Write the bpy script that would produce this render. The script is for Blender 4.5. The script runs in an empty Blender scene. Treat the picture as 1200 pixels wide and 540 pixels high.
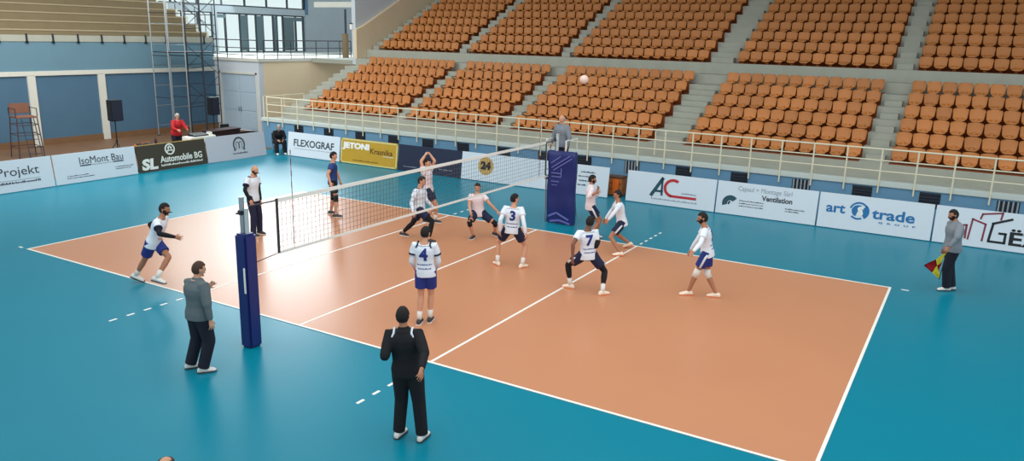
import bpy, bmesh, math, random
from mathutils import Vector, Matrix, noise
from mathutils.bvhtree import BVHTree

random.seed(7)
C = bpy.context.scene.collection
SC = bpy.context.scene

# ------------------------------------------------------------------ camera, world, lights, exposure
cam_d = bpy.data.cameras.new('camera')
cam_d.sensor_width = 36.0
cam_d.lens = 914.42 / 1200.0 * 36.0
cam_d.clip_end = 300
cam = bpy.data.objects.new('camera', cam_d)
C.objects.link(cam)
SC.camera = cam
CAM_POS = Vector((10.1222, -14.0691, 5.2248))
_a, _e, _r = -0.5325, -0.2442, 0.0242
_f = Vector((math.cos(_e) * math.sin(_a), math.cos(_e) * math.cos(_a), math.sin(_e)))
_rt = Vector((math.cos(_a), -math.sin(_a), 0))
_up = _rt.cross(_f)
_right = math.cos(_r) * _rt + math.sin(_r) * _up
_upv = -math.sin(_r) * _rt + math.cos(_r) * _up
cam.matrix_world = Matrix(((_right.x, _upv.x, -_f.x, CAM_POS.x), (_right.y, _upv.y, -_f.y, CAM_POS.y),
                           (_right.z, _upv.z, -_f.z, CAM_POS.z), (0, 0, 0, 1)))

world = bpy.data.worlds.new('overcast_sky')
SC.world = world
world.use_nodes = True
world.node_tree.nodes['Background'].inputs[0].default_value = (0.90, 0.97, 1.0, 1)
world.node_tree.nodes['Background'].inputs[1].default_value = 1.0

SC.view_settings.view_transform = 'Standard'
SC.view_settings.look = 'None'
SC.view_settings.gamma = 1
SC.view_settings.exposure = 0.0
SC.view_settings.use_curve_mapping = False


def area_light(name, loc, size, energy, color, target):
    d = bpy.data.lights.new(name, 'AREA')
    d.shape = 'RECTANGLE'
    d.size, d.size_y = size
    d.energy = energy
    d.color = color
    o = bpy.data.objects.new(name, d)
    C.objects.link(o)
    o.location = loc
    o.rotation_euler = (Vector(target) - Vector(loc)).to_track_quat('-Z', 'Y').to_euler()
    return o


# daylight falling in through the tall glazing at the far left end of the hall
area_light('window_daylight', (-30.6, 20.0, 9.0), (12.0, 4.6), 2500, (0.86, 0.95, 1.0), (-8, 2, 0))
# hall lamps above the court
area_light('hall_lamps', (4.0, -3.0, 11.0), (20.0, 12.0), 900, (1.0, 0.96, 0.9), (4, 4, 0))

area_light('end_wall_fill', (-17.0, 1.0, 11.4), (8.0, 10.0), 1700, (1.0, 0.97, 0.92), (-25, 10, 1))  # added fill light that brightens the left wall and door

# ------------------------------------------------------------------ helpers


def lin(r, g, b):
    f = lambda c: c / 12.92 if c <= 0.04045 else ((c + 0.055) / 1.055) ** 2.4
    return (f(r / 255), f(g / 255), f(b / 255), 1)


MATS = {}


def mat(name, rgb, rough=0.7, metal=0.0, var=0.06, scale=6.0, spec=0.4, bump=0.0, rand=0.0, emit=0.0):
    if name in MATS:
        return MATS[name]
    m = bpy.data.materials.new(name)
    m.use_nodes = True
    nt = m.node_tree
    b = nt.nodes['Principled BSDF']
    b.inputs['Roughness'].default_value = rough
    b.inputs['Metallic'].default_value = metal
    b.inputs['Specular IOR Level'].default_value = spec
    col = lin(*rgb)
    tc = nt.nodes.new('ShaderNodeTexCoord')
    nz = nt.nodes.new('ShaderNodeTexNoise')
    nz.inputs['Scale'].default_value = scale
    nz.inputs['Detail'].default_value = 4
    nt.links.new(tc.outputs['Object'], nz.inputs['Vector'])
    mx = nt.nodes.new('ShaderNodeMixRGB')
    mx.inputs[1].default_value = tuple(max(0, c * (1 - var)) for c in col[:3]) + (1,)
    mx.inputs[2].default_value = tuple(min(1, c * (1 + var)) for c in col[:3]) + (1,)
    nt.links.new(nz.outputs['Fac'], mx.inputs[0])
    out = mx.outputs[0]
    if rand:
        oi = nt.nodes.new('ShaderNodeObjectInfo')
        hs = nt.nodes.new('ShaderNodeHueSaturation')
        mr = nt.nodes.new('ShaderNodeMapRange')
        mr.inputs['To Min'].default_value = 1 - rand
        mr.inputs['To Max'].default_value = 1 + rand
        nt.links.new(oi.outputs['Random'], mr.inputs['Value'])
        nt.links.new(mr.outputs['Result'], hs.inputs['Value'])
        nt.links.new(out, hs.inputs['Color'])
        out = hs.outputs['Color']
    nt.links.new(out, b.inputs['Base Color'])
    if bump:
        bp = nt.nodes.new('ShaderNodeBump')
        bp.inputs['Strength'].default_value = bump
        nt.links.new(nz.outputs['Fac'], bp.inputs['Height'])
        nt.links.new(bp.outputs['Normal'], b.inputs['Normal'])
    MATS[name] = m
    return m


def link_mesh(name, me, m=None, parent=None, smooth=False):
    o = bpy.data.objects.new(name, me)
    C.objects.link(o)
    if m is not None:
        me.materials.clear()
        me.materials.append(m)
    if smooth:
        me.polygons.foreach_set('use_smooth', [True] * len(me.polygons))
    if parent is not None:
        o.parent = parent
    return o


def obj(name, bm, m, parent=None, smooth=False, loc=None, rot=None):
    me = bpy.data.meshes.new(name)
    bmesh.ops.recalc_face_normals(bm, faces=bm.faces)
    bm.to_mesh(me)
    bm.free()
    o = link_mesh(name, me, m, parent, smooth)
    if loc is not None:
        o.location = loc
    if rot is not None:
        o.rotation_euler = rot
    return o


def tag(o, label=None, cat=None, group=None, kind=None):
    if label:
        o['label'] = label
    if cat:
        o['category'] = cat
    if group:
        o['group'] = group
    if kind:
        o['kind'] = kind
    return o


def thing(name, label, cat, loc=(0, 0, 0), rot=(0, 0, 0), group=None):
    o = bpy.data.objects.new(name, None)
    o.empty_display_size = 0.2
    C.objects.link(o)
    o.location = loc
    o.rotation_euler = rot
    return tag(o, label, cat, group)


def box(bm, x0, x1, y0, y1, z0, z1, bevel=0.0):
    t = bmesh.new()
    bmesh.ops.create_cube(t, size=1)
    for v in t.verts:
        v.co = Vector(((x0 + x1) / 2 + v.co.x * (x1 - x0), (y0 + y1) / 2 + v.co.y * (y1 - y0), (z0 + z1) / 2 + v.co.z * (z1 - z0)))
    if bevel:
        bmesh.ops.bevel(t, geom=list(t.edges), offset=bevel, segments=2, affect='EDGES')
    merge(bm, t)


def merge(bm, t):
    me = bpy.data.meshes.new('tmp')
    t.to_mesh(me)
    t.free()
    bm.from_mesh(me)
    bpy.data.meshes.remove(me)


def ring(bm, c, u, v, n):
    return [bm.verts.new(c + u * math.cos(2 * math.pi * i / n) + v * math.sin(2 * math.pi * i / n)) for i in range(n)]


def skin(bm, rings, cap=True):
    n = len(rings[0])
    for a, b in zip(rings, rings[1:]):
        for i in range(n):
            bm.faces.new((a[i], a[(i + 1) % n], b[(i + 1) % n], b[i]))
    if cap:
        bm.faces.new(list(reversed(rings[0])))
        bm.faces.new(rings[-1])


def frames(pts):
    pts = [Vector(p) for p in pts]
    out = []
    ref = None
    for i, p in enumerate(pts):
        a = pts[max(0, i - 1)]
        b = pts[min(len(pts) - 1, i + 1)]
        t = (b - a).normalized()
        if ref is None:
            ref = t.cross(Vector((0.13, 0.31, 0.94)))
            if ref.length < 0.15:
                ref = t.cross(Vector((1, 0, 0)))
        u = (ref - t * ref.dot(t)).normalized()
        ref = u
        out.append((p, u, t.cross(u), t))
    return out


def tube(bm, pts, r, n=8, cap=True, rnd=False):
    fr = frames(pts)
    rs = r if isinstance(r, (list, tuple)) else [r] * len(fr)
    rings = []
    if rnd:
        p, u, v, t = fr[0]
        for k in (0.35, 0.75):
            rings.append(ring(bm, p - t * rs[0] * (1 - k ** 2) ** .5 * .98, u * rs[0] * k, v * rs[0] * k, n))
    for (p, u, v, t), q in zip(fr, rs):
        rings.append(ring(bm, p, u * q, v * q, n))
    if rnd:
        p, u, v, t = fr[-1]
        for k in (0.75, 0.35):
            rings.append(ring(bm, p + t * rs[-1] * (1 - k ** 2) ** .5 * .98, u * rs[-1] * k, v * rs[-1] * k, n))
    skin(bm, rings, cap)


def bar(bm, a, b, w, h=None):
    """a square-section bar from a to b"""
    h = h or w
    a, b = Vector(a), Vector(b)
    t = (b - a).normalized()
    s = t.cross(Vector((0, 0, 1)))
    s = Vector((1, 0, 0)) if s.length < 1e-3 else s.normalized()
    q = t.cross(s)
    r = []
    for p in (a, b):
        r.append([bm.verts.new(p + s * w / 2 * i + q * h / 2 * j) for i, j in ((-1, -1), (1, -1), (1, 1), (-1, 1))])
    skin(bm, r)


def prism(bm, outline, y0, y1):
    """outline in local x-z, extruded along y"""
    a = [bm.verts.new((x, y0, z)) for x, z in outline]
    b = [bm.verts.new((x, y1, z)) for x, z in outline]
    n = len(a)
    bm.faces.new(a)
    bm.faces.new(list(reversed(b)))
    for i in range(n):
        bm.faces.new((a[i], b[i], b[(i + 1) % n], a[(i + 1) % n]))


def B():
    return bmesh.new()


def ball(bm, c, rx, ry=None, rz=None, sub=2):
    t = bmesh.new()
    bmesh.ops.create_icosphere(t, subdivisions=sub, radius=1)
    ry = ry or rx
    rz = rz or rx
    for v in t.verts:
        v.co = Vector((c[0] + v.co.x * rx, c[1] + v.co.y * ry, c[2] + v.co.z * rz))
    merge(bm, t)


def struct(name, bm, m, parent=None, smooth=False):
    o = obj(name, bm, m, parent, smooth)
    if parent is None:
        o['kind'] = 'structure'
    return o


def text_mesh(body, size, bold=0.0, spacing=1.0, extrude=0.002):
    c = bpy.data.curves.new('lettering', 'FONT')
    c.body = body
    c.size = size
    c.offset = bold
    c.space_character = spacing
    c.extrude = extrude
    c.resolution_u = 3
    c.align_x = 'CENTER'
    c.align_y = 'CENTER'
    o = bpy.data.objects.new('lettering', c)
    C.objects.link(o)
    dg = bpy.context.evaluated_depsgraph_get()
    me = bpy.data.meshes.new_from_object(o.evaluated_get(dg))
    bpy.data.objects.remove(o)
    bpy.data.curves.remove(c)
    return me


ORD = ['first', 'second', 'third', 'fourth', 'fifth', 'sixth', 'seventh', 'eighth', 'ninth', 'tenth', 'eleventh', 'twelfth', 'thirteenth', 'fourteenth', 'fifteenth']

# ------------------------------------------------------------------ materials
M_TEAL = mat('teal_sport_floor', (0, 125, 148), 0.30, spec=0.16, var=0.05, scale=0.5)
M_COURT = mat('terracotta_sport_floor', (198, 137, 101), 0.30, spec=0.3, var=0.05, scale=0.5)
M_LINE = mat('white_court_line', (240, 240, 232), 0.5, var=0.03)
M_BROWN = mat('brown_floor', (118, 88, 62), 0.5, var=0.15, scale=1.5)
M_CONC = mat('grey_concrete', (166, 168, 156), 0.9, var=0.14, scale=2.0, spec=0.2)
M_GAP_SHADE = mat('rust_gap_shade', (128, 66, 34), 0.9, var=0.15, scale=2.0, spec=0.2)  # dark brown stands for shade in the gaps between seats
M_BLUEW = mat('blue_wall_paint', (104, 148, 178), 0.75, var=0.06, scale=1.0, spec=0.3)
M_BLUED = mat('deep_blue_wall_panel', (74, 106, 130), 0.75, var=0.08, scale=1.0, spec=0.3)
M_BLUEP = mat('blue_grey_parapet', (100, 134, 150), 0.8, var=0.08, scale=0.8, spec=0.3)
M_LEDGE = mat('pale_ledge', (196, 206, 200), 0.7, var=0.06, scale=2.0)
M_TRIM = mat('white_trim_paint', (206, 206, 196), 0.7, var=0.05)
M_BEIGE = mat('beige_wall_paint', (226, 208, 176), 0.85, var=0.05, scale=1.0, spec=0.2)
M_BEIGEC = mat('beige_concrete', (122, 110, 86), 0.9, var=0.1, scale=1.5, spec=0.2)
M_WHITEW = mat('white_wall_paint', (200, 208, 214), 0.8, var=0.04, scale=1.0, spec=0.2)
M_GREYW = mat('grey_wall_paint', (150, 160, 166), 0.8, var=0.05, scale=1.0, spec=0.2)
M_DOOR = mat('blue_grey_door', (172, 192, 206), 0.6, var=0.05)
M_CREAM = mat('cream_rail_paint', (226, 218, 190), 0.5, var=0.04)
M_DARKM = mat('dark_metal', (52, 58, 66), 0.5, metal=0.3, var=0.08)
M_ALU = mat('aluminium', (168, 174, 178), 0.35, metal=0.8, var=0.06)
M_BLACK = mat('black_plastic', (20, 22, 26), 0.5, var=0.1)
M_NAVY = mat('navy_vinyl', (26, 40, 104), 0.4, var=0.12, scale=4, bump=0.15)
M_SEAT = mat('orange_seat_plastic', (188, 120, 60), 0.5, var=0.05, rand=0.12, spec=0.45)
M_WHITE = mat('white_banner', (214, 224, 232), 0.6, var=0.02)
M_VENT = mat('dark_vent', (26, 34, 48), 0.7)
M_WOOD = mat('orange_brown_wood', (178, 104, 52), 0.6, var=0.15, scale=5)
M_ORANGE = mat('bright_orange_cloth', (236, 108, 28), 0.7)
M_RED = mat('red_cloth', (176, 30, 36), 0.8, var=0.15)

# ------------------------------------------------------------------ the setting
bm = B(); box(bm, -17.2, 24, -19, 10.9, -0.3, 0); struct('floor', bm, M_TEAL)
bm = B(); box(bm, -26, -17.2, -19, 14.6, -0.3, 0); box(bm, -23, -17.2, 10.9, 24, -.3, 0); struct('floor_service_strip', bm, M_BROWN)
bm = B(); box(bm, -9, 9, -4.5, 4.5, 0, 0.004); struct('floor_playing_court', bm, M_COURT)
L = 0.0075
bm = B()
for y in (-4.5, 4.45):
    box(bm, -9, 9, y, y + .05, 0.003, L)
for x in (-9, 8.95):
    box(bm, x, x + .05, -4.45, 4.45, 0.003, L)
for x in (-3, -.025, 2.95):
    box(bm, x, x + .05, -4.45, 4.45, 0.003, L)
for x in (-3, 2.95):
    for s in (-1, 1):
        for k in range(5):
            y = s * (4.7 + .35 * k)
            box(bm, x, x + .05, min(y, y + s * .15), max(y, y + s * .15), 0.0, 0.004)
for sx in (-1, 1):
    for sy in (-1, 1):
        x = sx * 9.2
        box(bm, min(x, x + sx * .15), max(x, x + sx * .15), sy * 4.475 - .025, sy * 4.475 + .025, 0.0, 0.004)
struct('floor_court_lines', bm, M_LINE)

# ---- right-hand seating tier
X0, X1 = -17.9, 20.0
ROW_D, LOW_R, UP_R = 0.85, 0.37, 0.405
LOW_Y, LOW_Z = 12.10, 1.70
UP_Y, UP_Z = 18.05, 4.36
BLOCKS = [(-16.75, -11.5), (-10.85, -6.35), (-5.6, 0.15), (1.45, 7.1), (7.95, 15.5)]
UBLOCKS = [(-17.3, -12.45), (-11.75, -6.8), (-6.1, 0.15), (1.35, 7.1), (7.95, 15.5)]


def in_blocks(blocks, lo, hi):
    return [(max(a, lo), min(b, hi)) for a, b in blocks if b > lo and a < hi]


bm = B()
box(bm, X0, X1, 10.9, 12.1, 0, 1.2)
box(bm, X0, X1, 10.98, 12.1, 1.2, 1.32)
for k in range(6):
    y = LOW_Y + ROW_D * k
    box(bm, X0, X1, y, y + ROW_D, 0, LOW_Z + LOW_R * k)
box(bm, X0, X1, LOW_Y + 6 * ROW_D, UP_Y, 0, 3.92)
for k in range(10):
    y = UP_Y + ROW_D * k
    box(bm, X0, X1, y, y + ROW_D, 3.0, UP_Z + UP_R * k)
# half-height steps in the aisles
for (a, b) in ((-11.35, -11.0), (-6.2, -5.75), (.3, 1.3), (7.25, 7.8), (-17.85, -16.95)):
    for k in range(5):
        y = LOW_Y + ROW_D * (k + 1)
        box(bm, a, b, y - .4, y, LOW_Z + LOW_R * k, LOW_Z + LOW_R * (k + .5))
for (a, b) in ((-12.3, -11.9), (-6.65, -6.25), (.3, 1.2), (7.25, 7.8), (-17.85, -17.45)):
    for k in range(9):
        y = UP_Y + ROW_D * (k + 1)
        box(bm, a, b, y - .4, y, UP_Z + UP_R * k, UP_Z + UP_R * (k + .5))
struct('stand_terraces', bm, M_CONC)
# rust colour on the seat steps, painting in the shade between seats
bm = B()
for k in range(6):
    y, z = LOW_Y + ROW_D * k, LOW_Z + LOW_R * k
    for a, b in BLOCKS:
        box(bm, a, b, y + .02, y + ROW_D, z, z + .006)
        if k < 5:
            box(bm, a, b, y + ROW_D - .006, y + ROW_D, z, z + LOW_R + .004)
for k in range(9):
    y, z = UP_Y + ROW_D * k, UP_Z + UP_R * k
    for a, b in UBLOCKS:
        box(bm, a, b, y + .02, y + ROW_D, z, z + .006)
        box(bm, a, b, y + ROW_D - .006, y + ROW_D, z, z + UP_R + .004)
struct('stand_gap_shade', bm, M_GAP_SHADE)
bm = B(); box(bm, X0 - .05, X1, 10.80, 11.02, 1.20, 1.36, .015); struct('trim_1', bm, M_LEDGE)
bm = B(); box(bm, X0, X1, 10.86, 10.9, 0, 1.2); struct('wall_stand_front', bm, M_BLUEW)

# ---- left end: blue wall under the empty tribune
WX = -25.5
bm = B(); box(bm, WX - .3, WX, -19, 14.5, 0, 3.1); struct('wall_left', bm, M_BLUED)
bm = B(); box(bm, WX - .3, WX + .02, -19, 14.5, 3.22, 4.5); struct('wall_left_parapet', bm, M_BLUEP)
bm = B(); box(bm, WX - .3, WX + .08, -19, 14.5, 3.04, 3.24, .01); struct('trim_2', bm, M_TRIM)
for i, y in enumerate((-5.1, -1.75, 1.6, 4.85, 8.05)):
    bm = B(); box(bm, WX - .1, WX + .09, y - .17, y + .17, 0, 3.06, .01); struct('trim_%d' % (3 + i), bm, M_TRIM)
bm = B(); box(bm, WX - .3, WX + .05, -19, 14.5, 4.5, 4.78, .01); struct('trim_8', bm, M_CONC)
bm = B(); box(bm, WX, WX + .05, -19, 14.5, 0, .28); struct('baseboard_left', bm, M_BROWN)
bm = B()
for k in range(9):
    x = WX - .3 - .8 * k
    box(bm, x - .8, x, -19, 14.35, 3.5, 5.0 + .385 * k)
struct('tribune_terraces', bm, M_BEIGEC)
bm = B()
for k in range(9):
    x = WX - .3 - .8 * k
    box(bm, x - .8, x + .02, -19, 14.36, 4.97 + .385 * k, 5.03 + .385 * k)
struct('trim_9', bm, mat('pale_step_nosing', (158, 144, 116), .9))
bm = B()
for k in range(9):
    x = WX - .3 - .8 * k
    box(bm, x - .8, x + .03, 14.35, 14.48, 4.4 + .385 * k, 5.06 + .385 * k)
struct('trim_10', bm, M_TRIM)  # white colour paints window light onto the step ends
for i in range(14):
    y = 13.9 - 1.13 * i
    if y < -1:
        break
    t = tag(obj('rail_bracket', (lambda b: (box(b, WX + .03, WX + .09, y - .035, y + .035, 4.46, 4.84, .005), box(b, WX + .0, WX + .09, y - .06, y + .06, 4.44, 4.52), b)[2])(B()), M_DARKM),
            'small dark bracket on the parapet of the empty tribune, %s from the right' % ORD[i], 'bracket', 'brackets along the tribune parapet')

# ---- service door, balcony and glazed end wall
bm = B()
box(bm, WX, -22.1, 14.5, 14.8, 2.98, 3.62)
box(bm, WX, -25.08, 14.5, 14.8, 0, 2.98)
box(bm, -22.36, -22.1, 14.5, 14.8, 0, 2.98)
struct('wall_service', bm, M_WHITEW)
d1 = thing('door_1', None, None, (-23.7, 14.56, 0)); d1['kind'] = 'structure'
for s in (-1, 1):
    bm = B()
    x0, x1 = (-1.36, -.01) if s < 0 else (.01, 1.32)
    box(bm, x0, x1, 0, .06, .02, 2.95)
    for z0, z1 in ((.12, 1.0), (1.06, 1.95), (2.02, 2.86)):
        box(bm, x0 + .08, x1 - .08, -.02, .02, z0, z1, .01)
    obj('door_leaf', bm, M_DOOR, d1)
bm = B()
box(bm, -1.46, -1.36, -.08, .08, 0, 3.05); box(bm, 1.32, 1.42, -.08, .08, 0, 3.05); box(bm, -1.46, 1.42, -.08, .08, 2.95, 3.05)
obj('door_frame', bm, M_TRIM, d1)
bm = B(); tube(bm, [(-.08, -.06, 1.0), (-.08, -.06, 1.25)], .015); tube(bm, [(.08, -.06, 1.0), (.08, -.06, 1.25)], .015)
obj('door_handle', bm, M_DARKM, d1)
bm = B(); box(bm, -22.4, -22.1, 14.8, 33, 0, 3.62); struct('wall_balcony', bm, M_BEIGE)
bm = B(); box(bm, -31, -22.02, 14.42, 33, 3.62, 3.78); struct('balcony_floor', bm, M_TRIM)
bm = B(); box(bm, -22.02, X0, 18.2, 33, 3.55, 3.77); struct('concourse_floor', bm, M_CONC)

EX = -31.0
bm = B()
box(bm, EX - .3, EX, 14.3, 26.75, 6.22, 6.62)
box(bm, EX - .3, EX, 26.75, 33, 3.6, 12)
box(bm, EX - .3, EX, 14.3, 26.75, 10.6, 12)
box(bm, EX - .3, EX, 14.3, 26.75, 3.6, 3.82)
struct('wall_end', bm, M_GREYW)
bm = B(); box(bm, EX - .05, EX + .05, 26.75, 27.0, 6.3, 11); struct('trim_11', bm, M_BLUED)


def glass_mat():
    m = bpy.data.materials.new('window_glass')
    m.use_nodes = True
    nt = m.node_tree
    nt.nodes.remove(nt.nodes['Principled BSDF'])
    tr = nt.nodes.new('ShaderNodeBsdfTransparent'); tr.inputs[0].default_value = (.93, .98, .97, 1)
    gl = nt.nodes.new('ShaderNodeBsdfGlossy'); gl.inputs['Roughness'].default_value = .05
    mx = nt.nodes.new('ShaderNodeMixShader'); mx.inputs[0].default_value = .06
    nt.links.new(tr.outputs[0], mx.inputs[1]); nt.links.new(gl.outputs[0], mx.inputs[2])
    nt.links.new(mx.outputs[0], nt.nodes['Material Output'].inputs[0])
    return m


M_GLASS = glass_mat()


def window(n, y0, y1, z0, z1, ys, zs, frame=.07, solid=()):
    w = thing('window_%d' % n, None, None, (EX - .1, (y0 + y1) / 2, z0)); w['kind'] = 'structure'
    cy = (y0 + y1) / 2
    bm = B()
    for y in [y0] + list(ys) + [y1]:
        box(bm, -.06, .06, y - cy - frame / 2, y - cy + frame / 2, 0, z1 - z0)
    for z in [z0] + list(zs) + [z1]:
        box(bm, -.05, .05, y0 - cy, y1 - cy, z - z0 - frame / 2, z - z0 + frame / 2)
    obj('window_frame', bm, M_DARKM, w)
    bm = B(); box(bm, -.01, .01, y0 - cy, y1 - cy, 0, z1 - z0); obj('pane', bm, M_GLASS, w)
    if solid:
        bm = B()
        for a, b, c, d in solid:
            box(bm, -.03, .07, a - cy, b - cy, c - z0, d - z0)
        obj('opaque_panel', bm, mat('teal_grey_panel', (78, 98, 104), .5), w)
    return w


window(1, 14.4, 19.0, 3.85, 6.2, (15.5, 16.9, 18.0), (4.75, 5.45), .09)
window(2, 19.3, 26.6, 3.82, 6.18, (20.0, 21.15, 21.7, 22.45, 23.0, 23.9, 24.2, 24.75, 25.9), (), .1,
       ((21.15, 21.7, 3.9, 6.1), (22.45, 23.0, 3.9, 6.1), (23.9, 24.15, 3.9, 6.1), (24.8, 25.7, 3.9, 6.1), (25.7, 26.5, 5.85, 6.1), (19.3, 20.0, 5.9, 6.1)))
window(3, 14.4, 26.7, 6.66, 10.6, (16.2, 18.0, 19.8, 21.6, 23.4, 25.2), (8.6,), .08)
bm = B(); box(bm, EX - .2, EX + .06, 19.0, 19.3, 3.6, 6.62); struct('trim_12', bm, M_GREYW)

# ---- far end wall of the stand
bm = B()
box(bm, X0 - .45, X0 - .2, 17.45, 30, 3.6, 12)
struct('wall_stand_end', bm, M_WHITEW)
bm = B()
pts = [(17.3, 3.9), (17.3, 5.34), (18.05, 5.62)]
pts += [(18.05 + 10 * ROW_D, 5.62 + 10 * UP_R), (18.05 + 10 * ROW_D, 3.9)]
a = [bm.verts.new((X0 - .2, y, z)) for y, z in pts]
b = [bm.verts.new((X0 - .02, y, z)) for y, z in pts]
bm.faces.new(a); bm.faces.new(list(reversed(b)))
for i in range(len(a)):
    bm.faces.new((a[i], b[i], b[(i + 1) % len(a)], a[(i + 1) % len(a)]))
struct('wall_stand_parapet', bm, M_BEIGE)
bm = B(); box(bm, -22.1, X0 - .5, 18.6, 18.7, 6.5, 6.78); struct('trim_13', bm, M_TRIM)
bm = B(); box(bm, X0, X1, UP_Y + 10 * ROW_D, UP_Y + 10 * ROW_D + .3, 3, 12); struct('wall_back', bm, M_GREYW)
bm = B(); box(bm, -36, -35.7, -19, 14.4, 3, 12); struct('wall_tribune_back', bm, M_WHITEW)
bm = B(); box(bm, -33.2, -31.3, 14.3, 14.5, 6.6, 12); struct('wall_tribune_side', bm, M_WHITEW)
bm = B()
box(bm, -36, 24, 12.5, 34, 12, 12.3)
box(bm, -36, -27, -19, 12.5, 12, 12.3)
struct('partial_ceiling_shade', bm, M_WHITEW)  # unseen partial ceiling: shades the upper rows, left open to admit light

# ------------------------------------------------------------------ guard rail along the stand front
def railing(name, label, pts, n_posts, heights, z0, zt, m, post_r, rail_r, drop=0.0, cat='railing'):
    t = thing(name, label, cat, (pts[0][0], pts[0][1], z0))
    o = Vector((pts[0][0], pts[0][1], z0))
    a, b = Vector((pts[0][0], pts[0][1], 0)) - Vector((o.x, o.y, 0)), Vector((pts[1][0], pts[1][1], 0)) - Vector((o.x, o.y, 0))
    for i in range(n_posts):
        p = a.lerp(b, i / (n_posts - 1))
        bm = B(); tube(bm, [p + Vector((0, 0, -drop)), p + Vector((0, 0, zt - z0))], post_r, 8)
        obj('post', bm, m, t)
    for h in heights:
        bm = B(); tube(bm, [a + Vector((0, 0, h - z0)), b + Vector((0, 0, h - z0))], rail_r if h < zt - .01 else rail_r * 1.25, 8)
        obj('rail', bm, m, t)
    return t


t = railing('guard_rail', 'long cream metal guard rail along the front ledge of the orange stand', ((-17.5, 10.78), (15.4, 10.78)), 36, (1.66, 1.97, 2.3), 1.3, 2.3, M_CREAM, .024, .019, .28)
bm = B(); tube(bm, [(18.1, .95, 0.0), (18.1, .95, .85)], .02, 8); obj('gate_post', bm, M_CREAM, t)
railing('side_rail', 'short cream side rail at the far end of the stand', ((-17.85, 10.9), (-17.85, 13.4)), 3, (1.97, 2.3), 1.36, 2.3, M_CREAM, .022, .018)
railing('balcony_rail', 'dark balcony rail above the blue-grey double door', ((WX, 14.46), (-22.12, 14.46)), 4, (3.95, 4.3, 4.7), 3.78, 4.7, M_DARKM, .024, .022)
railing('balcony_rail', 'dark balcony rail above the plain beige wall', ((-22.12, 14.9), (-22.12, 21.5)), 8, (3.95, 4.3, 4.7), 3.78, 4.7, M_DARKM, .024, .022)
# stair rail on the edge of the tribune
t = thing('stair_rail', 'dark sloping stair rail beside the windows at the empty tribune end', 'railing', (WX - .4, 14.42, 5.06))
for k in range(8):
    bm = B(); tube(bm, [(-.8 * k, 0, .385 * k), (-.8 * k, 0, .385 * k + .9)], .022, 6); obj('post', bm, M_DARKM, t)
for h in (.45, .9):
    bm = B(); tube(bm, [(0, 0, h), (-5.6, 0, .385 * 7 + h)], .025, 6); obj('rail', bm, M_DARKM, t)

# vents in the blue wall
VX = [-15.64, -13.86, -12.07, -10.29, -8.55, -6.85, -5.0, -3.25, -1.65, 0.15, 1.98, 3.82, 5.72, 7.46, 9.25, 11.16, 13.0]
VL = ['left of centre above the grey-lettered banner', 'right of centre above the grey-lettered banner', 'above the left part of the gold banner', 'above the right part of the gold banner',
      'above the left end of the plain navy banner', 'above the right end of the plain navy banner', 'above the gold emblem banner, left of emblem', 'above the gold emblem banner, right of emblem',
      'just left of the blue padded referee stand', 'just right of the blue padded referee stand', 'above the red C on the white banner', 'above the left end of the ventilation banner',
      'above the right end of the ventilation banner', 'above the left end of the art trade banner', 'above the right end of the art trade banner', 'above the building logo at right edge', '']
for i, x in enumerate(VX[:-1]):
    vert = i in (9, 12, 15)
    t = thing('wall_vent', 'dark %s vent in the blue wall %s' % ('barred' if vert else 'louvred', VL[i]), 'vent', (x, 10.86, .72), group='vents in the blue stand wall')
    bm = B(); box(bm, -.27, .27, -.012, .0, 0, .44); obj('vent_opening', bm, M_VENT, t)
    bm = B()
    for q in range(5):
        if vert:
            box(bm, -.24 + .11 * q, -.20 + .11 * q, -.03, -.008, 0, .44)
        else:
            box(bm, -.27, .27, -.035, -.01, .03 + .09 * q, .055 + .09 * q)
    obj('vent_slats', bm, M_DARKM if not vert else M_GREYW, t)

# ------------------------------------------------------------------ stadium seats
def seat_mesh():
    bm = B()
    prof = [(-.20, .085, .60), (-.215, .12, .74), (-.18, .145, .84), (-.08, .14, .88), (.06, .135, .90), (.12, .155, .91), (.15, .22, .94), (.17, .33, .98), (.185, .41, 1.0), (.192, .455, .975), (.198, .480, .86), (.203, .488, .74), (.222, .483, .72)]
    W = .224
    xs = [-1, -.86, -.5, 0, .5, .86, 1]
    grids = []
    for side in (0, 1):
        rows = []
        for (y, z, w) in prof:
            r = []
            for x in xs:
                e = max(0, abs(x) - .5) / .5
                if y < .1:
                    r.append(bm.verts.new((x * W * w, y, z + .03 * e * e - .013 * side)))
                else:
                    r.append(bm.verts.new((x * W * w * (1 - .02 * side), y - .045 * e * e + .013 * side, z - .008 * e - .006 * side)))
            rows.append(r)
        grids.append(rows)
        for a, b in zip(rows, rows[1:]):
            for i in range(len(xs) - 1):
                bm.faces.new((a[i], a[i + 1], b[i + 1], b[i]) if side == 0 else (a[i], b[i], b[i + 1], a[i + 1]))
    f, k = grids
    loop = lambda g: g[0] + [r[-1] for r in g[1:]] + list(reversed(g[-1]))[1:] + [r[0] for r in reversed(g[1:-1])]
    la, lb = loop(f), loop(k)
    for i in range(len(la)):
        j = (i + 1) % len(la)
        bm.faces.new((la[i], lb[i], lb[j], la[j]))
    box(bm, -.05, .05, -.02, .12, .0, .19)
    me = bpy.data.meshes.new('stadium_seat')
    bmesh.ops.recalc_face_normals(bm, faces=bm.faces)
    bm.to_mesh(me); bm.free()
    me.polygons.foreach_set('use_smooth', [True] * len(me.polygons))
    me.materials.append(M_SEAT)
    return me


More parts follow.
